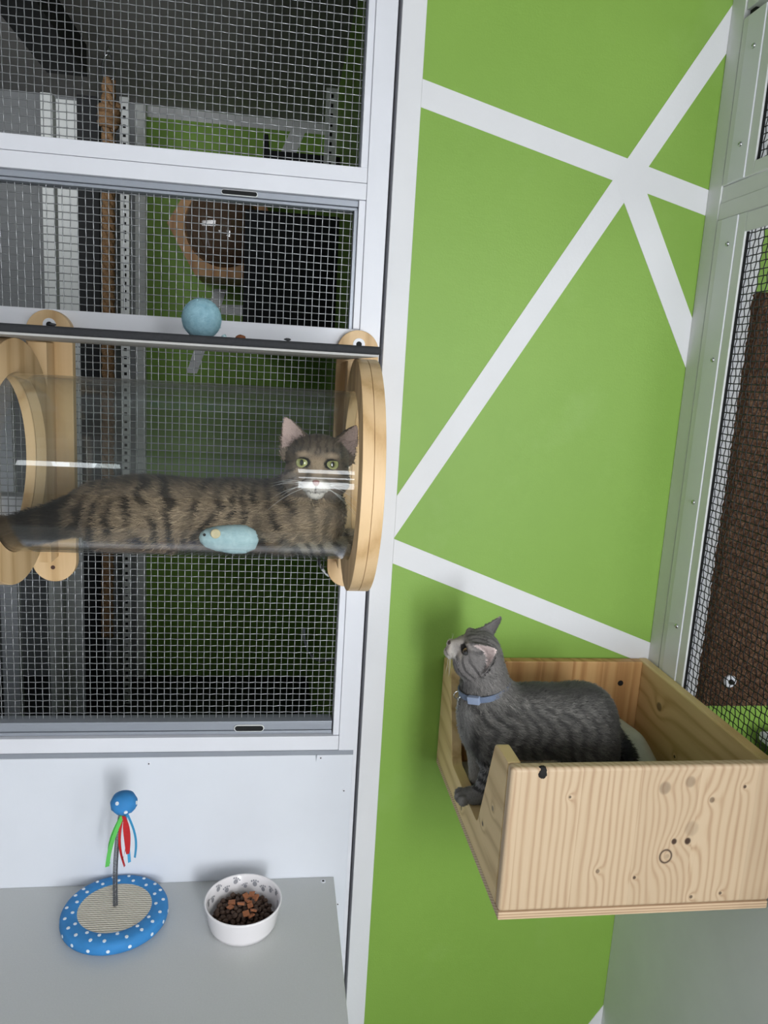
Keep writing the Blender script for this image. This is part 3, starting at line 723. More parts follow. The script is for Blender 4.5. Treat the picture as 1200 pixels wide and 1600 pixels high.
M['rib_red'] = plain('red_ribbon', (186, 34, 38), 0.35, vary=0.08, vscale=60)
M['rib_blue'] = plain('blue_ribbon', (64, 158, 206), 0.35, vary=0.05)
def rb_pts(x0, x1, ztop, zend, y=-0.112, bow=0.0, n=12):
    return [(x0 + (x1 - x0) * i / (n - 1) + bow * math.sin(math.pi * i / (n - 1)), y - 0.004 * math.sin(3 * i / n), ztop + (zend - ztop) * i / (n - 1)) for i in range(n)]
zt = BC[2] - 0.019
ribbon('ribbon', 'rib_green', rb_pts(BC[0] - 0.001, BC[0] - 0.026, zt, 0.652, -0.113, -0.004), 0.0068, 0.5)
ribbon('ribbon', 'rib_green', rb_pts(BC[0] - 0.003, BC[0] - 0.023, zt, 0.655, -0.110, -0.008), 0.0035, 1.1)
ribbon('ribbon', 'rib_red', rb_pts(BC[0] + 0.003, BC[0] + 0.008, zt, 0.676, -0.115, 0.002), [0.003, .006, .009, .0105, .011, .011, .0105, .0098, .009, .008, .007, .005], 0.3)
ribbon('ribbon', 'rib_red', rb_pts(BC[0] - 0.001, BC[0] + 0.002, zt, 0.650, -0.111, -0.006), 0.0045, 1.4)
ribbon('ribbon', 'rib_red', rb_pts(BC[0] + 0.000, BC[0] - 0.001, zt, 0.664, -0.114, 0.007), 0.0040, 2.0)
ribbon('ribbon', 'rib_blue', rb_pts(BC[0] + 0.005, BC[0] + 0.018, zt + 0.002, 0.664, -0.108, 0.008), 0.0042, -0.6)
ribbon('ribbon', 'rib_blue', rb_pts(BC[0] + 0.002, BC[0] + 0.009, zt, 0.654, -0.106, 0.001), 0.0052, 0.7)

# ------------------------------------------------------------------ food bowl with kibble
M['ceramic'] = plain('white_ceramic', (236, 232, 234), 0.16, vary=0.01)
M['paw_print'] = plain('grey_print', (158, 158, 164), 0.4, vary=0)
BW = (-0.0365, -0.1185)
bo = thing('food_bowl', (BW[0], BW[1], 0.535), 'white ceramic bowl with grey paw prints, full of kibble', 'bowl')
prof = [(0.0, 0.002), (0.050, 0.002), (0.0525, 0.0), (0.0555, 0.0015), (0.0590, 0.010), (0.0655, 0.044), (0.0668, 0.0475), (0.0662, 0.0495), (0.0645, 0.0495), (0.0628, 0.0465), (0.0575, 0.012), (0.054, 0.0075), (0.0, 0.007)]
MB().lathe(prof, (BW[0], BW[1], 0.535), 2, 64).build('body', 'ceramic', bo, smooth='all')
def bowl_point(a, h):
    r = 0.0575 + (0.0628 - 0.0575) * (h - 0.012) / (0.0345) - 0.0004
    return Vector((BW[0] + r * math.cos(a), BW[1] + r * math.sin(a), 0.535 + h)), Vector((-math.cos(a), -math.sin(a), 0.15)).normalized(), Vector((-math.sin(a), math.cos(a), 0))
prr = random.Random(9)
def pad(m, c, n, t, r):
    u = n.cross(t).normalized(); V = [c + t * r * math.cos(q) + u * r * 1.1 * math.sin(q) + n * 0.0003 for q in [2 * math.pi * k / 8 for k in range(8)]]
    m.add(V, [tuple(range(8))])
for i in range(13):
    a = math.radians(-10 + i * 16.5); h = prr.choice((0.029, 0.034, 0.039)); m = MB(); s_ = prr.uniform(1.1, 1.7); rot = prr.uniform(-0.5, 0.5)
    c, n, t = bowl_point(a, h); up = n.cross(t).normalized()
    if up.z < 0: up = -up
    t2 = t * math.cos(rot) + up * math.sin(rot); u2 = -t * math.sin(rot) + up * math.cos(rot)
    pad(m, c, n, t2, 0.0026 * s_)
    for q in (-0.0036, -0.0013, 0.0013, 0.0036): pad(m, c + t2 * q * s_ + u2 * (0.0042 - abs(q) * 0.35) * s_, n, t2, 0.0010 * s_)
    m.build('paw_print', 'paw_print', bo)
M['kib'] = plain('brown_kibble', (78, 58, 46), 0.75, vary=0.2, vscale=150, bump=0.4, bscale=400)
M['kib2'] = plain('orange_kibble', (158, 98, 62), 0.75, vary=0.15, vscale=150, bump=0.4, bscale=400)
me_k = None; kr = random.Random(21); placed = []
def kib_mesh():
    m = MB().ball((0, 0, 0), (0.0050, 0.0050, 0.0034), 10, 6); bumpy(m, 0.0004, 2)
    me = bpy.data.meshes.new('kibble'); me.from_pydata(m.v, [], m.f); me.polygons.foreach_set('use_smooth', [True] * len(me.polygons)); me.materials.append(M['kib']); return me
def flake_mesh():
    m = MB().box(-0.0065, 0.0065, -0.0055, 0.0055, -0.0018, 0.0018); bumpy(m, 0.0008, 5)
    me = bpy.data.meshes.new('treat'); me.from_pydata(m.v, [], m.f); me.materials.append(M['kib2']); return me
KM, FM = kib_mesh(), flake_mesh()
layers = [(0.0125, 0.046, 0), (0.0190, 0.043, 0), (0.0250, 0.040, 1), (0.030, 0.024, 1)]
for h, rad, vis in layers:
    got = []; tries = 0
    while tries < 1500:
        tries += 1; a = kr.uniform(0, 2 * math.pi); r = rad * math.sqrt(kr.random()) * (1.12 if h < 0.029 else 1); x, y = BW[0] + r * math.cos(a), BW[1] + r * math.sin(a)
        if all((x - p[0]) ** 2 + (y - p[1]) ** 2 > 0.0076 ** 2 for p in got): got.append((x, y))
    for x, y in got:
        rr = math.hypot(x - BW[0], y - BW[1]); placed.append((x, y, 0.535 + h + (0.002 if rr < 0.03 else 0) + kr.uniform(-0.0012, 0.0012)))
TREATS = [(-0.020, 0.008), (0.004, 0.022), (0.014, 0.026), (-0.022, -0.004), (0.008, 0.010), (0.012, -0.002), (0.006, -0.022), (0.014, -0.024), (0.018, -0.014), (-0.004, 0.004), (0.020, 0.016)]
for x, y, z in placed:
    ob = bpy.data.objects.new('kibble', KM); COL.objects.link(ob); ob.location = (x, y, z)
    ob.rotation_euler = (kr.uniform(-1, 1), kr.uniform(-1, 1), kr.uniform(0, 6.28)); s_ = kr.uniform(0.85, 1.12); ob.scale = (s_, s_, s_)
    tag(ob, 'dark brown round kibble in the white bowl', 'kibble', 'dark kibble in the bowl')
for x, y in TREATS:
    ob = bpy.data.objects.new('treat', FM); COL.objects.link(ob)
    top = max([p[2] for p in placed if (p[0] - BW[0] - x) ** 2 + (p[1] - BW[1] - y) ** 2 < 0.0085 ** 2] or [0.562])
    ob.location = (BW[0] + x, BW[1] + y, top + 0.0038); ob.rotation_euler = (kr.uniform(-.5, .5), kr.uniform(-.5, .5), kr.uniform(0, 6.28)); s_ = kr.uniform(0.7, 1.0); ob.scale = (s_, s_, s_)
    tag(ob, 'orange brown treat piece on top of the kibble', 'treat', 'orange treats on the kibble')

# ------------------------------------------------------------------ pine box on the green wall
X0, X1, YF, Z0, Z1 = 0.316, 0.7165, -0.424, 0.772, 0.9845
bx = thing('pine_wall_box', (0.5, -0.21, Z0), 'open pine box on the green wall holding the grey kitten', 'box')
ox, oy, oz = 0.5, -0.21, Z0
KN = [(0.5342 - ox, 0.9655 - oz, 0.0085, 0.42), (0.5702 - ox, 0.974 - oz, 0.0075, 0.38), (0.549 - ox, 0.8614 - oz, 0.0085, -0.95), (0.551 - ox, 0.8614 - oz, 0.0035, 0.25), (0.5786 - ox, 0.884 - oz, 0.0048, 0.97), (0.5585 - ox, 0.884 - oz, 0.0042, 0.95), (0.582 - ox, 0.903 - oz, 0.0105, 0.22),
      (0.400 - ox, 0.955 - oz, 0.002, 0.8), (0.606 - ox, 0.946 - oz, 0.0040, 0.6), (0.452 - ox, 0.842 - oz, 0.0030, 0.6), (0.652 - ox, 0.965 - oz, 0.0025, 0.9), (0.507 - ox, 0.830 - oz, 0.0024, 0.9), (0.596 - ox, 0.796 - oz, 0.0026, 0.8), (0.640 - ox, 0.80 - oz, 0.0024, 0.8)]
M['pine_front'] = wood('pine_front', 0, 2, (200, 177, 147), (188, 162, 131), (164, 130, 102), freq=560, warp=2.0, stave=0.085, knots=KN)
M['pine_side'] = wood('pine_side', 2, 1, (226, 198, 148), (210, 180, 128), (184, 148, 98), freq=170, warp=1.3, knots=[(0.93 - oz, -0.10 - oy, 0.008, 0.7), (0.87 - oz, -0.17 - oy, 0.003, 0.9), (0.86 - oz, -0.24 - oy, 0.003, 0.9), (0.85 - oz, -0.32 - oy, 0.0035, 0.9), (0.90 - oz, -0.36 - oy, 0.004, 0.7), (0.80 - oz, -0.2 - oy, 0.004, 0.7)])
M['pine_back'] = wood('pine_back', 0, 2, (216, 172, 116), (196, 148, 94), (160, 110, 64), freq=200, warp=1.4, stave=0.06)
M['ply'] = wood('plywood_edge', 2, 0, (208, 182, 150), (180, 150, 120), (140, 112, 88), freq=1500, warp=0.1)
T = 0.018
MB().box(X0, X1, YF, -0.0022, Z0, Z0 + 0.012).build('base_board', 'ply', bx, bevel=0.0015)
MB().box(X0 + T, X1 - T, -0.0222, -0.0022, Z0 + 0.012, Z1).build('back_panel', 'pine_back', bx, bevel=0.002)
fz = Z1 + 0.013
MB().box(X0 - 0.0004, X1 + 0.002, YF, YF + T, Z0 + 0.0122, fz).build('front_panel', 'pine_front', bx, bevel=0.005, seg=4)
MB().box(X1 - T, X1, YF + T, -0.0022, Z0 + 0.012, Z1 + 0.001).build('side_panel', 'pine_side', bx, bevel=0.003)
def arc(c, r, a0, a1, n=6): return [(c[0] + r * math.cos(math.radians(a0 + (a1 - a0) * k / n)), c[1] + r * math.sin(math.radians(a0 + (a1 - a0) * k / n))) for k in range(n + 1)]
lpn = [(-0.0022, Z0 + 0.012), (-0.0022, Z1)] + arc((-0.050, Z1 - 0.014), 0.014, 90, 170) + arc((-0.127, 0.848), 0.014, -10, -90)[:0] + [(-0.1130, 0.846)] + arc((-0.127, 0.846), 0.012, -10, -90) + [(-0.283, 0.834)] + arc((-0.283, 0.846), 0.012, -90, -165) + \
      arc((-0.357, Z1 - 0.006), 0.016, 15, 90)[::1] + [(YF + T + 0.0003, Z1 + 0.012), (YF + T + 0.0003, Z0 + 0.0122)]
lside = MB().prism(lpn, 0, X0, X0 + T).build('entry_panel', 'pine_side', bx, bevel=0.0025, seg=3)
for (x, z) in [(0.6586, 0.9417), (0.42, 0.9417)]:
    MB().lathe([(0.0, -0.0008), (0.0052, -0.0008), (0.0056, 0.0)], (x, -0.0222, z), 1, 16).build('bolt', 'gap', bx, smooth=True)
kb = bumpy(MB().ball((0.3585, YF + 0.0035, fz - 0.008), (0.0085, 0.0055, 0.0095), 14, 8), 0.0009, 12).build('black_knot', 'dark', bx, smooth='all')

# grey blanket inside the box
M['blanket'] = plain('grey_blanket', (186, 182, 178), 0.95, spec=0.1, vary=0.06, vscale=60, bump=0.7, bscale=700, bdist=0.001)
def blanket():
    nx, ny = 40, 36; V = []; F = []
    for i in range(nx + 1):
        for j in range(ny + 1):
            x = 0.345 + 0.347 * i / nx; y = -0.395 + 0.365 * j / ny
            ex = min(1, max(0, (0.692 - x) / 0.045)); ex = math.sqrt(max(0, 1 - (1 - ex) ** 2)); el = min(1, (x - 0.345) / 0.03); ey = min(1, (y + 0.395) / 0.03, (-0.03 - y) / 0.03)
            hump = 0.105 * math.exp(-((x - 0.632) / 0.055) ** 2) * (0.6 + 0.4 * math.exp(-((y + 0.13) / 0.10) ** 2))
            h = 0.003 + (0.016 + hump + 0.003 * math.sin(40 * x + 13 * y) + 0.002 * math.sin(70 * y - 20 * x)) * ex * max(0, el) * max(0, ey)
            V.append((x, y, Z0 + 0.012 + h))
    for i in range(nx):
        for j in range(ny): F.append((i * (ny + 1) + j, (i + 1) * (ny + 1) + j, (i + 1) * (ny + 1) + j + 1, i * (ny + 1) + j + 1))
    b = len(V); V += [(x, y, Z0 + 0.0122) for x, y, z in V]
    F += [tuple(b + k for k in f[::-1]) for f in F]
    return MB().add(V, F)
bn = blanket().build('grey_blanket', 'blanket', smooth='all', org=(0.51, -0.21, Z0 + 0.012))
tag(bn, 'rumpled light grey blanket inside the pine box', 'blanket')
# ------------------------------------------------------------------ cats: one continuous skin from a blended distance field
def vnoise(P, scale, seed=0):
    q = P * scale; i = np.floor(q).astype(np.int64); f = q - i; f = f * f * (3 - 2 * f)
    def h(a, b, c):
        n = (a * 73856093) ^ (b * 19349663) ^ (c * 83492791) ^ (seed * 2654435761 & 0x7fffffff)
        n = (n ^ (n >> 13)) * 1274126177 & 0x7fffffff
        return ((n ^ (n >> 16)) & 0xffff) / 65535.0
    r = 0
    for dx in (0, 1):
        for dy in (0, 1):
            for dz in (0, 1):
                w = (f[:, 0] if dx else 1 - f[:, 0]) * (f[:, 1] if dy else 1 - f[:, 1]) * (f[:, 2] if dz else 1 - f[:, 2])
                r = r + w * h(i[:, 0] + dx, i[:, 1] + dy, i[:, 2] + dz)
    return r
def sm(a, b, x):
    t = np.clip((x - a) / (b - a), 0, 1); return t * t * (3 - 2 * t)
def smin(a, b, k):
    h = np.clip(0.5 + 0.5 * (b - a) / k, 0, 1); return b + (a - b) * h - k * h * (1 - h)
def smax(a, b, k): return -smin(-a, -b, k)
def cone(P, a, b, ra, rb):
    a = np.array(a); b = np.array(b); ab = b - a; t = np.clip((P - a) @ ab / (ab @ ab), 0, 1)
    return np.linalg.norm(P - a - t[:, None] * ab, axis=1) - (ra + (rb - ra) * t)
def ell(P, c, r):
    r = np.array(r); q = P - np.array(c); k0 = np.linalg.norm(q / r, axis=1); k1 = np.linalg.norm(q / (r * r), axis=1)
    return k0 * (k0 - 1) / np.maximum(k1, 1e-9)
def chain(P, pts, rs, k=0.008):
    d = None
    for i in range(len(pts) - 1):
        e = cone(P, pts[i], pts[i + 1], rs[i], rs[i + 1]); d = e if d is None else np.minimum(d, e)
    return d

def surface_nets(fn, lo, hi, h):
    lo = np.array(lo); n = np.ceil((np.array(hi) - lo) / h).astype(int) + 1
    ax = [lo[i] + h * np.arange(n[i]) for i in range(3)]
    G = np.empty(tuple(n), np.float32)
    yy, zz = np.meshgrid(ax[1], ax[2], indexing='ij'); base = np.stack([np.zeros(yy.size), yy.ravel(), zz.ravel()], 1)
    step = 16
    for i in range(0, n[0], step):
        xs = ax[0][i:i + step]
        P = np.repeat(base[None], len(xs), 0); P[:, :, 0] = xs[:, None]
        G[i:i + step] = fn(P.reshape(-1, 3)).reshape(len(xs), n[1], n[2])
    S = G < 0
    c = [(a, b, d) for a in (0, 1) for b in (0, 1) for d in (0, 1)]
    def sl(A, o): return A[o[0]:n[0] - 1 + o[0], o[1]:n[1] - 1 + o[1], o[2]:n[2] - 1 + o[2]]
    cnt = sum(sl(S, o).astype(np.int8) for o in c)
    act = (cnt > 0) & (cnt < 8); idx = -np.ones(act.shape, np.int64); cells = np.argwhere(act); idx[act] = np.arange(len(cells))
    acc = np.zeros((len(cells), 3)); num = np.zeros(len(cells))
    val = {o: sl(G, o)[act].astype(np.float64) for o in c}
    for a in c:
        for b in c:
            if sum(b) - sum(a) == 1 and all(y >= x for x, y in zip(a, b)):
                va, vb = val[a], val[b]; m = (va < 0) != (vb < 0); t = np.where(m, va / np.where(m, va - vb, 1), 0)
                p = np.array(a)[None] + t[:, None] * (np.array(b) - np.array(a))[None]
                acc[m] += p[m]; num[m] += 1
    V = lo + h * (cells + acc / num[:, None])
    F = []
    for d in range(3):
        u, w = (d + 1) % 3, (d + 2) % 3
        s0 = [slice(None)] * 3; s1 = [slice(None)] * 3; s0[d] = slice(0, n[d] - 1); s1[d] = slice(1, n[d])
        e = np.argwhere(S[tuple(s0)] != S[tuple(s1)]); e = e[(e[:, u] > 0) & (e[:, w] > 0) & (e[:, u] < n[u] - 1) & (e[:, w] < n[w] - 1)]
        ins = S[e[:, 0], e[:, 1], e[:, 2]]
        def ix(du, dw):
            q = e.copy(); q[:, u] -= du; q[:, w] -= dw; return idx[q[:, 0], q[:, 1], q[:, 2]]
        Q = np.stack([ix(1, 1), ix(0, 1), ix(0, 0), ix(1, 0)], 1); Q[~ins] = Q[~ins][:, ::-1]; F.append(Q)
    return V, np.concatenate(F)
def grad(fn, P, e=0.0008):
    g = np.stack([fn(P + np.eye(3)[i] * e) - fn(P - np.eye(3)[i] * e) for i in range(3)], 1)
    return g / np.maximum(np.linalg.norm(g, axis=1, keepdims=True), 1e-9)
def lerp(a, b, t): return a + (b - a) * np.asarray(t)[:, None]
def lin(r, g, b): return np.array(srgb(r, g, b)[:3])

def fur_material(name, rough):
    t = NT(name); a = t.node('ShaderNodeAttribute', attribute_name='Col')
    t.base(a.outputs['Color'], rough, 0, 0.25)
    t.b.inputs['Sheen Weight'].default_value = 0.12; t.b.inputs['Sheen Roughness'].default_value = 0.4
    return t.m
M['skin'] = fur_material('cat_coat', 0.8); M['fur'] = fur_material('cat_fur', 0.65)

def np_mesh(name, V, F, col, parent, mat, normals=None, smooth=True):
    o_ = np.array(ORG[parent.name]); me = bpy.data.meshes.new(name); V = V - o_
    nv = len(V); k = F.shape[1]; me.vertices.add(nv); me.vertices.foreach_set('co', V.astype(np.float32).ravel())
    me.loops.add(F.size); me.loops.foreach_set('vertex_index', F.astype(np.int32).ravel())
    me.polygons.add(len(F)); me.polygons.foreach_set('loop_start', np.arange(0, F.size, k, dtype=np.int32)); me.polygons.foreach_set('loop_total', np.full(len(F), k, np.int32))
    me.update(calc_edges=True)
    if smooth: me.polygons.foreach_set('use_smooth', np.ones(len(F), bool))
    at = me.color_attributes.new('Col', 'FLOAT_COLOR', 'POINT'); c4 = np.ones((nv, 4), np.float32); c4[:, :3] = col; at.data.foreach_set('color', c4.ravel())
    if normals is not None: me.normals_split_custom_set_from_vertices(normals.astype(np.float32))
    return link(name, me, mat, parent, org=tuple(o_))

def make_fur(fn, V, F, colfn, flow, length, count, parent, width=0.00045, lift=0.35, seed=1, keep=None):
    r = np.random.default_rng(seed)
    T_ = np.concatenate([F[:, [0, 1, 2]], F[:, [0, 2, 3]]]); A, B, C_ = V[T_[:, 0]], V[T_[:, 1]], V[T_[:, 2]]
    ar = np.linalg.norm(np.cross(B - A, C_ - A), axis=1); pick = r.choice(len(T_), count, p=ar / ar.sum())
    u, v = r.random(count), r.random(count); s = u + v > 1; u[s], v[s] = 1 - u[s], 1 - v[s]
    P = A[pick] + u[:, None] * (B - A)[pick] + v[:, None] * (C_ - A)[pick]
    if keep is not None: P = P[keep(P)]
    n = grad(fn, P); L = length(P) * r.uniform(0.6, 1.25, len(P))
    t = flow(P) + r.normal(0, 0.28, P.shape); t = t - n * np.sum(t * n, 1, keepdims=True); t /= np.maximum(np.linalg.norm(t, axis=1, keepdims=True), 1e-6)
    lf = lift * r.uniform(0.6, 1.5, len(P))[:, None]
    side = np.cross(n, t) * width * r.uniform(0.7, 1.3, len(P))[:, None]
    m1 = P + (t * 0.5 + n * lf * 0.75) * L[:, None]; e = P + (t * 1.0 + n * lf * 0.95) * L[:, None]; b = P - n * 0.0006
    W = np.stack([b - side, b + side, m1 + side * 0.8, m1 - side * 0.8, e], 1).reshape(-1, 3)
    q = np.arange(len(P))[:, None] * 5
    Fq = np.concatenate([q + np.array([2, 1, 0]), q + np.array([3, 2, 0]), q + np.array([4, 2, 3])])
    col = colfn(P, n) * r.uniform(0.72, 1.30, (len(P), 1))
    tipc = col * r.choice([0.8, 1.0, 1.25], len(P), p=[0.3, 0.45, 0.25])[:, None]
    Cc = np.stack([col * 0.9, col * 0.9, col, col, tipc], 1).reshape(-1, 3)
    N5 = np.repeat(n * 0.85 + t * 0.15, 5, axis=0); N5 /= np.linalg.norm(N5, axis=1, keepdims=True)
    ob = np_mesh('fur', W, Fq, np.clip(Cc, 0, 1), parent, 'fur', normals=N5); ob['kind'] = 'stuff'; return ob

def frame(fwd, up):
    f = np.array(fwd, float); f /= np.linalg.norm(f); u = np.array(up, float); u -= f * (u @ f); u /= np.linalg.norm(u)
    return np.stack([np.cross(f, u), f, u], 1)          # columns: x (right of face seen from behind), y forward, z up

class Head:
    """cat head field in its own frame: x = viewer's left when facing us is -x, y forward, z up"""
    def __init__(s, c, fwd, up, scale, ears, slim=1.0, short=1.0, earw=1.0, eyaw=0.22, dz=0.0, rim=1.0):
        s.short = short; s.earw = earw; s.eyaw = eyaw; s.dz = dz; s.rim = rim
        s.c = np.array(c); s.R = frame(fwd, up); s.s = scale; s.ears = ears; s.slim = slim
    def loc(s, P): return (P - s.c) @ s.R / s.s
    def wld(s, q): return s.c + s.s * (np.asarray(q, float) @ s.R.T)
    def ear(s, q, e):
        base, tip, fw = [np.array(v, float) for v in e]; z = tip - base; L = np.linalg.norm(z); z /= L; y = fw - z * (fw @ z); y /= np.linalg.norm(y); x = np.cross(y, z)
        p = np.stack([(q - base) @ x, (q - base) @ y, (q - base) @ z], 1)
        t = np.clip(p[:, 2] / L, 0, 1); w = 0.0235 * s.earw * (1 - t) ** 0.72 + 0.0012
        cup = 0.35 * p[:, 0] ** 2 / 0.02      # curl the edges forward
        yy = p[:, 1] - cup + 0.012 * (1 - t) * 0.5
        side = np.abs(p[:, 0]) - w; thick = np.abs(yy) - (0.0030 - 0.0012 * t)
        zc = np.maximum(p[:, 2] - L, -0.012 - p[:, 2])
        return np.maximum(np.maximum(side * 0.8, thick), zc), p, t, w
    def sdf(s, P):
        q = s.loc(P); x = np.abs(q[:, 0]); m = np.stack([x, q[:, 1], q[:, 2]], 1); k = s.slim
        d = ell(m, (0, -0.010 + 0.044 * (1 - s.short), 0.010), (0.043 * k, 0.044 * s.short, 0.0355))
        d = smin(d, ell(m, (0.020 * k, 0.004, -0.013 + 0.6 * s.dz), (0.026, 0.027, 0.0225)), 0.014)
        d = smin(d, cone(m, (0, 0.020, 0.012), (0, 0.040, -0.0085 + s.dz), 0.0150, 0.0088), 0.010)
        d = smin(d, ell(m, (0.0085, 0.036, -0.0165 + s.dz), (0.0115, 0.0105, 0.0090)), 0.006)
        d = smin(d, ell(m, (0, 0.032, -0.0275 + s.dz), (0.0115, 0.0105, 0.0075)), 0.006)
        d = smin(d, ell(m, (0.0175, 0.026, 0.0165), (0.0135, 0.009, 0.006)), 0.008)
        d = smax(d, -ell(m, (0.0192, 0.0380, 0.0045), (0.0090, 0.0118, 0.0060)), 0.0035)     # eye sockets
        d = smax(d, -cone(m, (0.002, 0.0475, -0.0245 + s.dz), (0.012, 0.040, -0.0265 + s.dz), 0.0014, 0.0010), 0.002)   # mouth line
        for e in s.ears:
            de = s.ear(q, e)[0]; d = smin(d, de, 0.005)
        return d * s.s
    def eyes(s, parent, iris, pupil_w, pupil_h, white_rim=False, tilt=0.0):
        for sx in (-1, 1):
            c = np.array([sx * 0.0190, 0.0200, 0.0045]); r = 0.0112
            nu, nv = 40, 28; V = []
            for i in range(nv + 1):
                th = math.pi * 0.62 * i / nv
                for k in range(nu):
                    a = 2 * math.pi * k / nu; V.append((r * math.sin(th) * math.cos(a), r * math.cos(th), r * math.sin(th) * math.sin(a)))
            V = np.array(V); F = np.array([(i * nu + k, i * nu + (k + 1) % nu, (i + 1) * nu + (k + 1) % nu, (i + 1) * nu + k) for i in range(nv) for k in range(nu)])
            yaw = sx * s.eyaw; Ry = np.array([[math.cos(yaw), math.sin(yaw), 0], [-math.sin(yaw), math.cos(yaw), 0], [0, 0, 1]])
            # colours in eye frame
            px, pz = V[:, 0] / r, V[:, 2] / r; rr = np.hypot(px, pz)
            col = np.repeat(lin(*iris[0])[None], len(V), 0); col = lerp(col, lin(*iris[1])[None], sm(0.30, 0.62, rr)); col = lerp(col, np.array([[0.012, 0.010, 0.008]]), sm(0.76, 0.84, rr))
            pu = np.hypot(px / pupil_w, pz / pupil_h); col = lerp(np.array([[0.006, 0.006, 0.007]]), col, sm(0.9, 1.1, pu))
            Wv = s.wld((V @ Ry.T) + c)
            ob = np_mesh('eye', Wv, F, col, parent, 'eye'); ob['label'] = 'glossy eye'
    def nose(s, parent, rgb):
        q = np.array([(-0.0062, 0.0485, -0.0075), (0.0062, 0.0485, -0.0075), (0.0046, 0.0500, -0.0125), (0, 0.0502, -0.0162), (-0.0046, 0.0500, -0.0125), (0, 0.0520, -0.0098), (-0.0050, 0.0435, -0.0065), (0.0050, 0.0435, -0.0065), (0.006, 0.044, -0.0135), (0, 0.0445, -0.019), (-0.006, 0.044, -0.0135)])
        q[:, 2] += s.dz
        F = [(5, 0, 1), (5, 1, 2), (5, 2, 3), (5, 3, 4), (5, 4, 0), (0, 6, 7, 1), (1, 7, 8, 2), (2, 8, 9, 3), (3, 9, 10, 4), (4, 10, 6, 0)]
        ob = MB().add([tuple(p) for p in s.wld(q)], F).build('nose', plain('nose_leather_' + parent.name, rgb, 0.4, vary=0.05), parent, smooth='all')
        sb_ = ob.modifiers.new('round', 'SUBSURF'); sb_.levels = 2; sb_.render_levels = 2
    def whiskers(s, parent, n, L, seed, droop=0.3):
        r = random.Random(seed); m = MB()
        for sx in (-1, 1):
            for i in range(n):
                a = s.wld((sx * 0.0150, 0.0405, -0.0135 + s.dz - 0.0022 * (i % 4))); l = L * r.uniform(0.7, 1.15); ang = r.uniform(-0.55, 0.35); pts = []; rad = []
                for k in range(7):
                    t_ = k / 6; q = (sx * (0.0150 + l * t_ * math.cos(ang) / s.s), 0.0405 - 0.3 * l * t_ / s.s * r.uniform(.95, 1.05), -0.0135 + s.dz - 0.0022 * (i % 4) + (l * t_ * math.sin(ang) - droop * l * t_ * t_) / s.s)
                    pts.append(s.wld(q)); rad.append(0.00028 * (1 - 0.75 * t_))
                m.tube(pts, rad, 4)
        m.build('whiskers', plain('whisker_' + parent.name, (236, 234, 230), 0.4, vary=0), parent, smooth='all')

t_ = NT('wet_eye'); a_ = t_.node('ShaderNodeAttribute', attribute_name='Col'); t_.base(a_.outputs['Color'], 0.06, 0, 0.6); t_.b.inputs['Coat Weight'].default_value = 1.0; t_.b.inputs['Coat Roughness'].default_value = 0.02
M['eye'] = t_.m

# ---- brown tabby lying in the tube, head turned to the viewer
H1 = Head((0.0535, -0.247, 1.3635), (-0.06, -1.0, 0.10), (0.02, 0.06, 1.0), 0.99,
          [((-0.031, -0.006, 0.026), (-0.049, -0.010, 0.066), (-0.30, 0.95, 0)), ((0.033, -0.006, 0.024), (0.053, -0.012, 0.061), (0.62, 0.75, 0))], dz=-0.0095)
# face frame: x axis must run to the viewer's right for this head
H1.R[:, 0] *= -1
def tabby(P):
    d = ell(P, (-0.190, -0.192, 1.2785), (0.092, 0.062, 0.0530))
    d = smin(d, ell(P, (-0.060, -0.188, 1.2790), (0.130, 0.058, 0.0520)), 0.03)
    d = smin(d, ell(P, (0.022, -0.205, 1.2800), (0.060, 0.056, 0.0500)), 0.03)
    d = smin(d, ell(P, (0.052, -0.218, 1.2900), (0.045, 0.046, 0.0500)), 0.025)
    d = smin(d, cone(P, (0.038, -0.205, 1.31), (0.052, -0.228, 1.348), 0.040, 0.036), 0.02)
    d = smin(d, ell(P, (-0.200, -0.238, 1.2640), (0.062, 0.030, 0.0380)), 0.012)                 # near thigh
    d = smin(d, ell(P, (0.012, -0.246, 1.2700), (0.034, 0.022, 0.0340)), 0.012)                  # near shoulder
    d = smin(d, chain(P, [(0.012, -0.244, 1.2560), (0.022, -0.240, 1.2445), (0.075, -0.232, 1.2420), (0.118, -0.222, 1.2440)], [0.019, 0.017, 0.0150, 0.0140]), 0.010)
    d = smin(d, ell(P, (0.126, -0.221, 1.2440), (0.018, 0.0155, 0.0125)), 0.006)
    d = smin(d, chain(P, [(0.06, -0.180, 1.2600), (0.10, -0.172, 1.2430), (0.134, -0.168, 1.2430)], [0.018, 0.0150, 0.0140]), 0.010)
    d = smin(d, chain(P, [(-0.235, -0.240, 1.2470), (-0.190, -0.242, 1.2440), (-0.150, -0.240, 1.2445)], [0.016, 0.0145, 0.0140]), 0.008)  # hind foot
    d = smin(d, chain(P, [(-0.262, -0.195, 1.2800), (-0.310, -0.205, 1.2640), (-0.365, -0.215, 1.2500), (-0.430, -0.215, 1.2480), (-0.500, -0.20, 1.2440)], [0.034, 0.0240, 0.0205, 0.0190, 0.0150]), 0.02)
    inside = np.hypot(P[:, 1] - TY, P[:, 2] - TZ) - 0.1185
    d = smax(d, inside, 0.004)
    return smin(d, H1.sdf(P), 0.012)
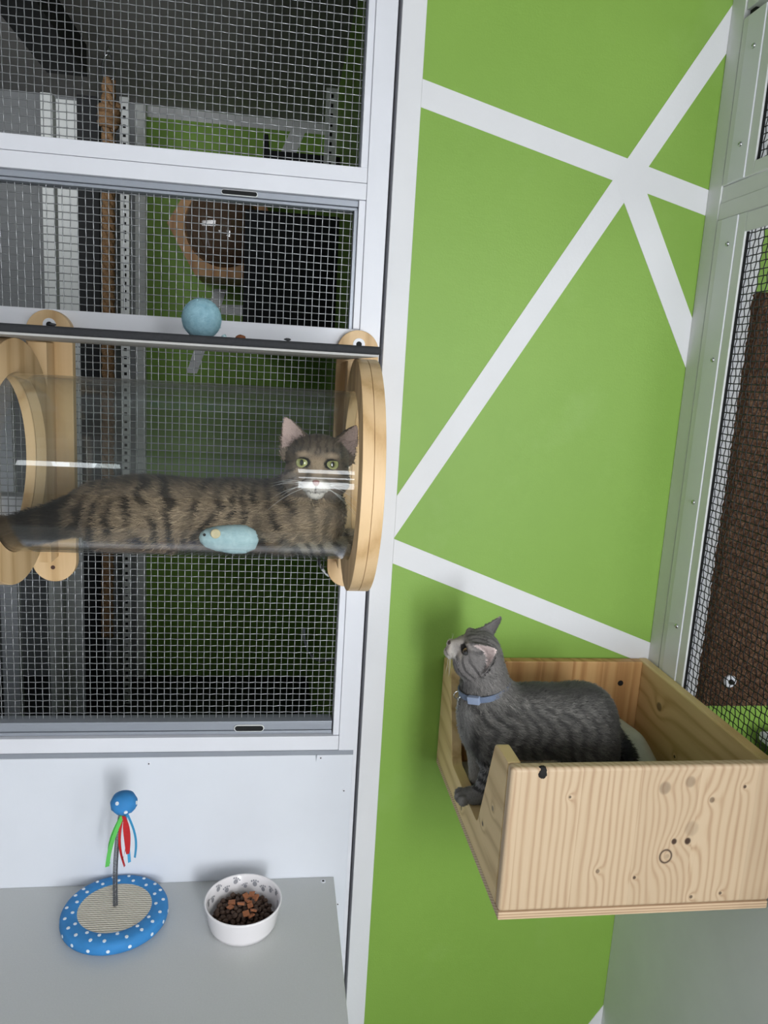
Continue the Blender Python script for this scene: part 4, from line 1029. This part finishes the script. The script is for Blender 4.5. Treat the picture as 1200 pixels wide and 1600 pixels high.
def head_colour(H, P, c, light, mid, dark, white, pink):
    q = H.loc(P); hd = H.sdf(P) / H.s; on = (hd < 0.004)
    x, y, z = q[:, 0], q[:, 1], q[:, 2]; ax = np.abs(x); zm = z - H.dz
    col = np.repeat(mid[None], len(P), 0); nz = vnoise(P, 130, 3) - 0.5
    # brow M and forehead stripes
    st_ = sm(0.2, 0.75, np.sin((ax + 0.0012 * np.sin(z * 260)) * 2 * np.pi / 0.0100 + 0.6 + nz * 3.2)) * (0.35 + 0.65 * vnoise(P, 90, 8)) * sm(0.010, 0.020, z) * sm(-0.03, 0.0, y)
    col = lerp(col, dark[None], 0.85 * st_)
    col = lerp(col, light[None], 0.75 * sm(0.020, 0.030, y) * sm(0.014, 0.004, ax) * sm(0.020, 0.006, z) * sm(-0.016, -0.008, z))
    # pale patches above / under eyes
    for (ex, ez, rx, rz, am) in [(0.0195, 0.0165, 0.010, 0.0045, 0.6), (0.022, -0.0065, 0.012, 0.0045, 0.7), (0.0085, 0.004, 0.004, 0.007, 0.5)]:
        g = np.exp(-(((ax - ex) / rx) ** 2 + ((z - ez) / rz) ** 2) ** 2) * sm(0.0, 0.02, y); col = lerp(col, light[None], am * g)
    # cheek stripes
    cs = sm(0.25, 0.8, np.sin((z + 0.55 * (ax - 0.02)) * 2 * np.pi / 0.0125 + 1.0 + nz)) * sm(0.024, 0.032, ax) * sm(0.012, 0.0, z) * sm(-0.035, -0.028, z); col = lerp(col, dark[None], 0.7 * cs)
    # dark rim around the eyes
    er = np.hypot((ax - 0.0192) / 0.0100, (z - 0.0045) / 0.0076); g = sm(1.0 + 0.12 * H.rim, 0.96, er) * sm(0.012, 0.022, y); col = lerp(col, np.array([[0.012, 0.010, 0.009]]), g)
    # white muzzle and chin
    mz = np.exp(-(((ax - 0.007) / 0.0155) ** 2 + ((zm + 0.0205) / 0.0125) ** 2) ** 2) * sm(0.022, 0.034, y); col = lerp(col, white[None], np.clip(mz * 1.2, 0, 1))
    ch = np.exp(-((ax / 0.016) ** 2 + ((zm + 0.031) / 0.008) ** 2) ** 2) * sm(0.012, 0.024, y); col = lerp(col, white[None], ch)
    ml = np.exp(-((zm + 0.0245 - 0.10 * np.maximum(ax - 0.004, 0)) / 0.0011) ** 2) * sm(0.015, 0.011, ax) * sm(0.034, 0.040, y) + np.exp(-(ax / 0.0011) ** 2) * sm(-0.026, -0.0235, zm) * sm(-0.015, -0.018, zm) * sm(0.040, 0.044, y)
    col = lerp(col, np.array([[0.035, 0.020, 0.018]]), np.clip(ml, 0, 1) * 0.9)
    for e in H.ears:
        de, p, t, w = H.ear(q, e); near = (de < 0.0022) & (p[:, 2] > 0.004)
        front = near & (p[:, 1] > 0.35 * p[:, 0] ** 2 / 0.02 - 0.006 * (1 - t)) & (np.abs(p[:, 0]) < w * 0.86)
        col[near & ~front] = (mid * 0.75)[None]
        col[front] = pink[None] * (0.75 + 0.4 * t[front])[:, None]
    return lerp(c, col, on.astype(float))

TL, TM, TD = lin(204, 180, 148), lin(138, 119, 98), lin(36, 30, 26)
def tabby_col(P, n):
    x, y, z = P[:, 0], P[:, 1], P[:, 2]
    w = (vnoise(P, 28, 1) - 0.5) * 1.6 + (vnoise(P, 70, 2) - 0.5) * 0.8
    ph = (x + 0.45 * (z - 1.28) * np.sin(x * 31 + 1.0)) * 2 * np.pi / 0.0250 + w * 3.4
    brk = sm(0.28, 0.55, 0.6 * vnoise(P, 48, 7) + 0.4 * vnoise(P, 110, 9))
    stripe = sm(-0.1, 0.6, np.sin(ph)) * (0.25 + 0.75 * brk)
    ag = vnoise(P, 420, 4)
    col = lerp(np.repeat(TM[None], len(P), 0), TL[None], sm(0.40, 0.85, ag) * 0.65)
    col = lerp(col, TD[None], 0.90 * stripe)
    col = lerp(col, TD[None], 0.6 * np.exp(-((z - 1.335) / 0.012) ** 2) * sm(0.03, -0.02, x))         # dark back line
    chest = sm(0.02, 0.05, x) * sm(1.33, 1.30, z); col = lerp(col, TL[None], 0.30 * chest)
    belly = sm(1.252, 1.236, z) * sm(0.005, -0.01, x); col = lerp(col, lin(190, 158, 138)[None], 0.45 * belly * sm(-0.28, -0.24, x))
    leg = sm(1.262, 1.252, z) * sm(0.0, 0.02, x); band = 0.8 * sm(-0.1, 0.7, np.sin(x * 2 * np.pi / 0.019 + w * 3.0 + 160 * z)); col = lerp(col, lerp(np.repeat(lin(150, 140, 124)[None], len(P), 0), TD[None], band), leg)
    tail = sm(-0.255, -0.30, x); col = lerp(col, lerp(np.repeat(lin(40, 36, 32)[None], len(P), 0), lin(78, 68, 56)[None], sm(0.2, 0.9, np.sin(x * 190)) * 0.5), tail)
    return head_colour(H1, P, col, lin(184, 160, 132), lin(128, 112, 96), lin(46, 38, 33), lin(226, 218, 210), lin(204, 178, 170))
def flow1(P):
    hd = H1.sdf(P) < 0.01; f = np.repeat(np.array([[-1.0, 0, -0.15]]), len(P), 0)
    q = H1.loc(P); away = (q - np.array([0, 0.045, -0.008])); away[:, 1] -= 0.01; a = away @ H1.R.T; a /= np.maximum(np.linalg.norm(a, axis=1, keepdims=True), 1e-6)
    f[hd] = a[hd]; leg = (P[:, 0] > 0.03) & (P[:, 2] < 1.26); f[leg] = (1, 0, -0.2); return f
def len1(P):
    hd = H1.sdf(P) < 0.006; q = H1.loc(P); L = np.full(len(P), 0.0105); L[hd] = 0.0050; L[hd & (q[:, 1] > 0.02)] = 0.0026; L[hd & (q[:, 2] > 0.04)] = 0.0022
    L[(P[:, 0] > 0.03) & (P[:, 2] < 1.258)] = 0.005; L[P[:, 0] < -0.30] = 0.013; return L
c1 = thing('tabby_cat', (-0.1, -0.2, 1.225), 'brown tabby cat lying in the clear tube, facing the viewer', 'cat')
V, F = surface_nets(tabby, (-0.53, -0.335, 1.215), (0.165, -0.115, 1.445), 0.0023)
N1 = grad(tabby, V)
np_mesh('body', V, F, tabby_col(V, N1), c1, 'skin')
def keep1(P):
    q = H1.loc(P); e = np.hypot((np.abs(q[:, 0]) - 0.0192) / 0.0102, (q[:, 2] - 0.0045) / 0.0078); q[:, 2] -= H1.dz; nose_ = (np.abs(q[:, 0]) < 0.007) & (q[:, 1] > 0.042) & (q[:, 2] > -0.018) & (q[:, 2] < -0.004)
    return ~((e < 1) & (q[:, 1] > 0.005)) & ~nose_
make_fur(tabby, V, F, tabby_col, flow1, len1, 70000, c1, seed=4, keep=keep1)
H1.eyes(c1, ((140, 142, 78), (184, 184, 122)), 0.24, 0.38)
H1.nose(c1, (164, 112, 104))
H1.whiskers(c1, 7, 0.048, 5)

# ---- grey tabby kitten standing in the pine box, looking up to the left
A40 = math.radians(38); ROLL = math.radians(21)
fw = np.array([-math.cos(A40), -0.06, math.sin(A40)]); u0 = np.array([math.sin(A40), 0, math.cos(A40)])
up = u0 * math.cos(ROLL) - np.array([0, 1, 0]) * math.sin(ROLL)
H2 = Head((0.3165, -0.200, 1.0690), fw, up, 0.90,
          [((-0.029, 0.006, 0.020), (-0.046, 0.010, 0.057), (-0.82, 0.57, 0)), ((0.028, -0.002, 0.023), (0.045, 0.000, 0.067), (0.82, 0.57, 0))], 0.95, 0.86, 1.15, 0.75, -0.003, 0.5)
def kitten(P):
    d = ell(P, (0.5050, -0.200, 0.9520), (0.0590, 0.0500, 0.0640))
    d = smin(d, ell(P, (0.4250, -0.200, 0.9540), (0.1000, 0.0470, 0.0620)), 0.03)
    d = smin(d, ell(P, (0.3500, -0.200, 0.9560), (0.0480, 0.0450, 0.0620)), 0.03)
    d = smin(d, cone(P, (0.345, -0.200, 0.985), (0.3310, -0.203, 1.045), 0.0420, 0.0340), 0.02)
    d = smin(d, ell(P, (0.3520, -0.228, 0.9350), (0.034, 0.022, 0.042)), 0.012)                  # near shoulder
    d = smin(d, chain(P, [(0.350, -0.234, 0.925), (0.3520, -0.238, 0.890), (0.3400, -0.240, 0.858), (0.3300, -0.238, 0.8475)], [0.024, 0.0185, 0.0150, 0.0140]), 0.010)
    d = smin(d, ell(P, (0.3190, -0.236, 0.8450), (0.0185, 0.0155, 0.0115)), 0.006)
    for i in range(3): d = smin(d, ell(P, (0.3015 + 0.003 * abs(i - 1), -0.2475 + 0.0115 * i, 0.8430), (0.0085, 0.0062, 0.0088)), 0.002)
    d = smin(d, chain(P, [(0.340, -0.174, 0.930), (0.3460, -0.168, 0.870), (0.3500, -0.168, 0.820)], [0.022, 0.0150, 0.0135]), 0.012)   # far foreleg
    d = smin(d, ell(P, (0.3560, -0.168, 0.8150), (0.0150, 0.0135, 0.0110)), 0.006)
    d = smin(d, ell(P, (0.5180, -0.226, 0.9100), (0.044, 0.028, 0.052)), 0.014)                  # thigh
    d = smin(d, chain(P, [(0.530, -0.230, 0.880), (0.552, -0.232, 0.850), (0.540, -0.232, 0.826)], [0.022, 0.0150, 0.0140]), 0.010)
    d = smin(d, ell(P, (0.5240, -0.232, 0.8190), (0.024, 0.0140, 0.0110)), 0.006)
    d = smin(d, chain(P, [(0.530, -0.172, 0.890), (0.550, -0.168, 0.850), (0.540, -0.168, 0.826)], [0.022, 0.0150, 0.0140]), 0.010)
    d = smin(d, ell(P, (0.5240, -0.168, 0.8190), (0.024, 0.0140, 0.0110)), 0.006)
    d = smin(d, chain(P, [(0.548, -0.200, 0.940), (0.5700, -0.206, 0.922), (0.5790, -0.222, 0.908), (0.5770, -0.240, 0.902)], [0.020, 0.0130, 0.0115, 0.0105]), 0.012)   # short tail
    return smin(d, H2.sdf(P), 0.012)
KL, KM_, KD = lin(158, 154, 148), lin(100, 98, 95), lin(44, 43, 43)
def kit_col(P, n):
    x, y, z = P[:, 0], P[:, 1], P[:, 2]
    w = (vnoise(P, 26, 11) - 0.5) * 2.0 + (vnoise(P, 75, 12) - 0.5) * 0.8
    ph = (x + 0.35 * (z - 0.96) + 0.006 * np.sin(z * 90)) * 2 * np.pi / 0.0250 + w * 3.6
    stripe = sm(0.0, 0.8, np.sin(ph)) * (0.5 + 0.5 * vnoise(P, 45, 17)) * sm(1.015, 0.985, z) * (0.35 + 0.65 * sm(0.56, 0.46, x))
    ag = vnoise(P, 420, 14)
    col = lerp(np.repeat(KM_[None], len(P), 0), KL[None], sm(0.35, 0.9, ag) * 0.65)
    col = lerp(col, KD[None], 0.85 * stripe)
    col = lerp(col, KD[None], 0.75 * np.exp(-((z - 1.014) / 0.010) ** 2) * sm(0.37, 0.40, x))
    col = lerp(col, KD[None], 0.65 * sm(0.49, 0.56, x))
    col = lerp(col, lin(178, 176, 172)[None], 0.75 * sm(0.318, 0.306, x) * sm(1.01, 0.98, z) * sm(0.86, 0.90, z))       # pale chest edge
    leg = sm(0.925, 0.905, z) * sm(0.38, 0.365, x) * sm(-0.205, -0.215, y); band = sm(-0.2, 0.4, np.sin((z + 0.25 * x) * 2 * np.pi / 0.0165 + w)); col = lerp(col, lerp(np.repeat(lin(140, 138, 138)[None], len(P), 0), KD[None], band * 0.9), leg)
    paw = sm(0.862, 0.855, z) * sm(0.36, 0.35, x) * sm(-0.205, -0.215, y); col = lerp(col, lin(122, 120, 117)[None], paw)
    fl = sm(0.925, 0.905, z) * sm(0.38, 0.365, x) * sm(-0.2, -0.19, y); col = lerp(col, lin(168, 164, 158)[None], 0.7 * fl)
    tail = sm(0.562, 0.570, x); col = lerp(col, lin(34, 34, 36)[None], tail)
    neck = sm(1.00, 1.03, z); col = lerp(col, lin(128, 124, 122)[None], 0.5 * neck)
    return head_colour(H2, P, col, lin(176, 168, 160), lin(122, 118, 116), lin(46, 44, 45), lin(206, 198, 190), lin(222, 204, 200))
def flow2(P):
    hd = H2.sdf(P) < 0.01; f = np.repeat(np.array([[1.0, 0, -0.25]]), len(P), 0); nk = P[:, 2] > 0.99; f[nk] = (0.55, 0, -0.8)
    f[(P[:, 0] > 0.40) & nk] = (1.0, 0, -0.1)
    lg_ = P[:, 2] < 0.90; f[lg_] = (-0.1, 0, -1)
    q = H2.loc(P); away = (q - np.array([0, 0.045, -0.008])); away[:, 1] -= 0.01; a = away @ H2.R.T; a /= np.maximum(np.linalg.norm(a, axis=1, keepdims=True), 1e-6); f[hd] = a[hd]; return f
def len2(P):
    hd = H2.sdf(P) < 0.006; q = H2.loc(P); L = np.full(len(P), 0.0095); L[hd] = 0.0048; L[hd & (q[:, 1] > 0.02)] = 0.0026; L[hd & (q[:, 2] > 0.04)] = 0.0022
    L[P[:, 2] < 0.89] = 0.005; L[P[:, 2] < 0.862] = 0.003; L[P[:, 0] > 0.562] = 0.012; return L
c2 = thing('grey_kitten', (0.43, -0.2, 0.80), 'grey striped kitten in the pine box looking up at the tube', 'cat')
V, F = surface_nets(kitten, (0.258, -0.275, 0.800), (0.605, -0.125, 1.140), 0.0021)
np_mesh('body', V, F, kit_col(V, None), c2, 'skin')
def keep2(P):
    q = H2.loc(P); e = np.hypot((np.abs(q[:, 0]) - 0.0192) / 0.0102, (q[:, 2] - 0.0045) / 0.0078); q[:, 2] -= H2.dz; nose_ = (np.abs(q[:, 0]) < 0.007) & (q[:, 1] > 0.042) & (q[:, 2] > -0.018) & (q[:, 2] < -0.004)
    return ~((e < 1) & (q[:, 1] > 0.005)) & ~nose_
make_fur(kitten, V, F, kit_col, flow2, len2, 70000, c2, seed=6, keep=keep2)
H2.eyes(c2, ((104, 84, 52), (132, 112, 74)), 0.50, 0.54)
H2.nose(c2, (66, 52, 52))
H2.whiskers(c2, 5, 0.034, 6, 0.1)
# collar with clasp and ring
M['collar'] = plain('blue_collar', (104, 118, 142), 0.6, vary=0.1, vscale=200, bump=0.4, bscale=900)
cc = np.array([0.3375, -0.2015, 1.0145]); cax = np.array([-0.235, -0.03, 0.97]); cax /= np.linalg.norm(cax); ca = np.cross(cax, [0, 1, 0]); ca /= np.linalg.norm(ca); cbv = np.cross(cax, ca)
Vc = []; Fc = []; NC = 48
def kr_(ang):
    d = ca * math.cos(ang) + cbv * math.sin(ang); lo_, hi_ = 0.01, 0.08
    for _ in range(22):
        md = (lo_ + hi_) / 2
        if kitten((cc + d * md)[None])[0] < 0: lo_ = md
        else: hi_ = md
    return d, lo_
for k in range(NC):
    d, r_ = kr_(2 * math.pi * k / NC); r_ += -0.0015 + 0.0055 * max(0.0, min(1.0, float(d @ np.array([-0.80, -0.60, 0])) * 1.6 - 0.2))
    for (dr, dz) in ((0, -0.0048), (0.002, -0.0048), (0.002, 0.0048), (0, 0.0048)): Vc.append(tuple(cc + d * (r_ + dr) + cax * dz))
for k in range(NC):
    j = (k + 1) % NC
    for q in range(4): Fc.append((k * 4 + q, k * 4 + (q + 1) % 4, j * 4 + (q + 1) % 4, j * 4 + q))
clr = MB().add(Vc, Fc).build('collar', 'collar', c2, smooth=True); clr['label'] = 'blue grey collar with clasp'
fr_ = None
for name, dirv, sz, mt in (('clasp', (-0.62, -0.78, 0.0), (0.0100, 0.0045, 0.0062), plain('clasp_blue', (150, 164, 190), 0.4, vary=0)),):
    dv = np.array(dirv) - cax * (np.array(dirv) @ cax); dv /= np.linalg.norm(dv); ang = math.atan2(dv @ cbv, dv @ ca); d, r_ = kr_(ang); tn = np.cross(cax, d)
    P0 = cc + d * (r_ + 0.0062); V8 = [tuple(P0 + tn * sz[0] * a + d * sz[1] * b + cax * sz[2] * c_) for c_ in (-1, 1) for (a, b) in ((-1, -1), (1, -1), (1, 1), (-1, 1))]
    MB().add(V8, [(0, 3, 2, 1), (4, 5, 6, 7), (0, 1, 5, 4), (1, 2, 6, 5), (2, 3, 7, 6), (3, 0, 4, 7)]).build(name, mt, clr, bevel=0.0015)
d, r_ = kr_(math.atan2(np.array([-0.97, -0.15, 0.1]) @ cbv, np.array([-0.97, -0.15, 0.1]) @ ca)); P0 = cc + d * (r_ + 0.0095)
MB().tube([tuple(P0 + (d * math.cos(a) + cax * math.sin(a)) * 0.0062) for a in [2 * math.pi * k / 20 for k in range(20)]], 0.0007, 6, close=True).build('split_ring', 'steel', clr, smooth='all')
MB().tube([tuple(P0 + np.array([0.001, 0, -0.006 - 0.0028 * k]) + np.array([0.0011, 0, 0]) * (k % 2)) for k in range(9)], 0.0008, 5).build('chain', 'steel', clr, smooth='all')
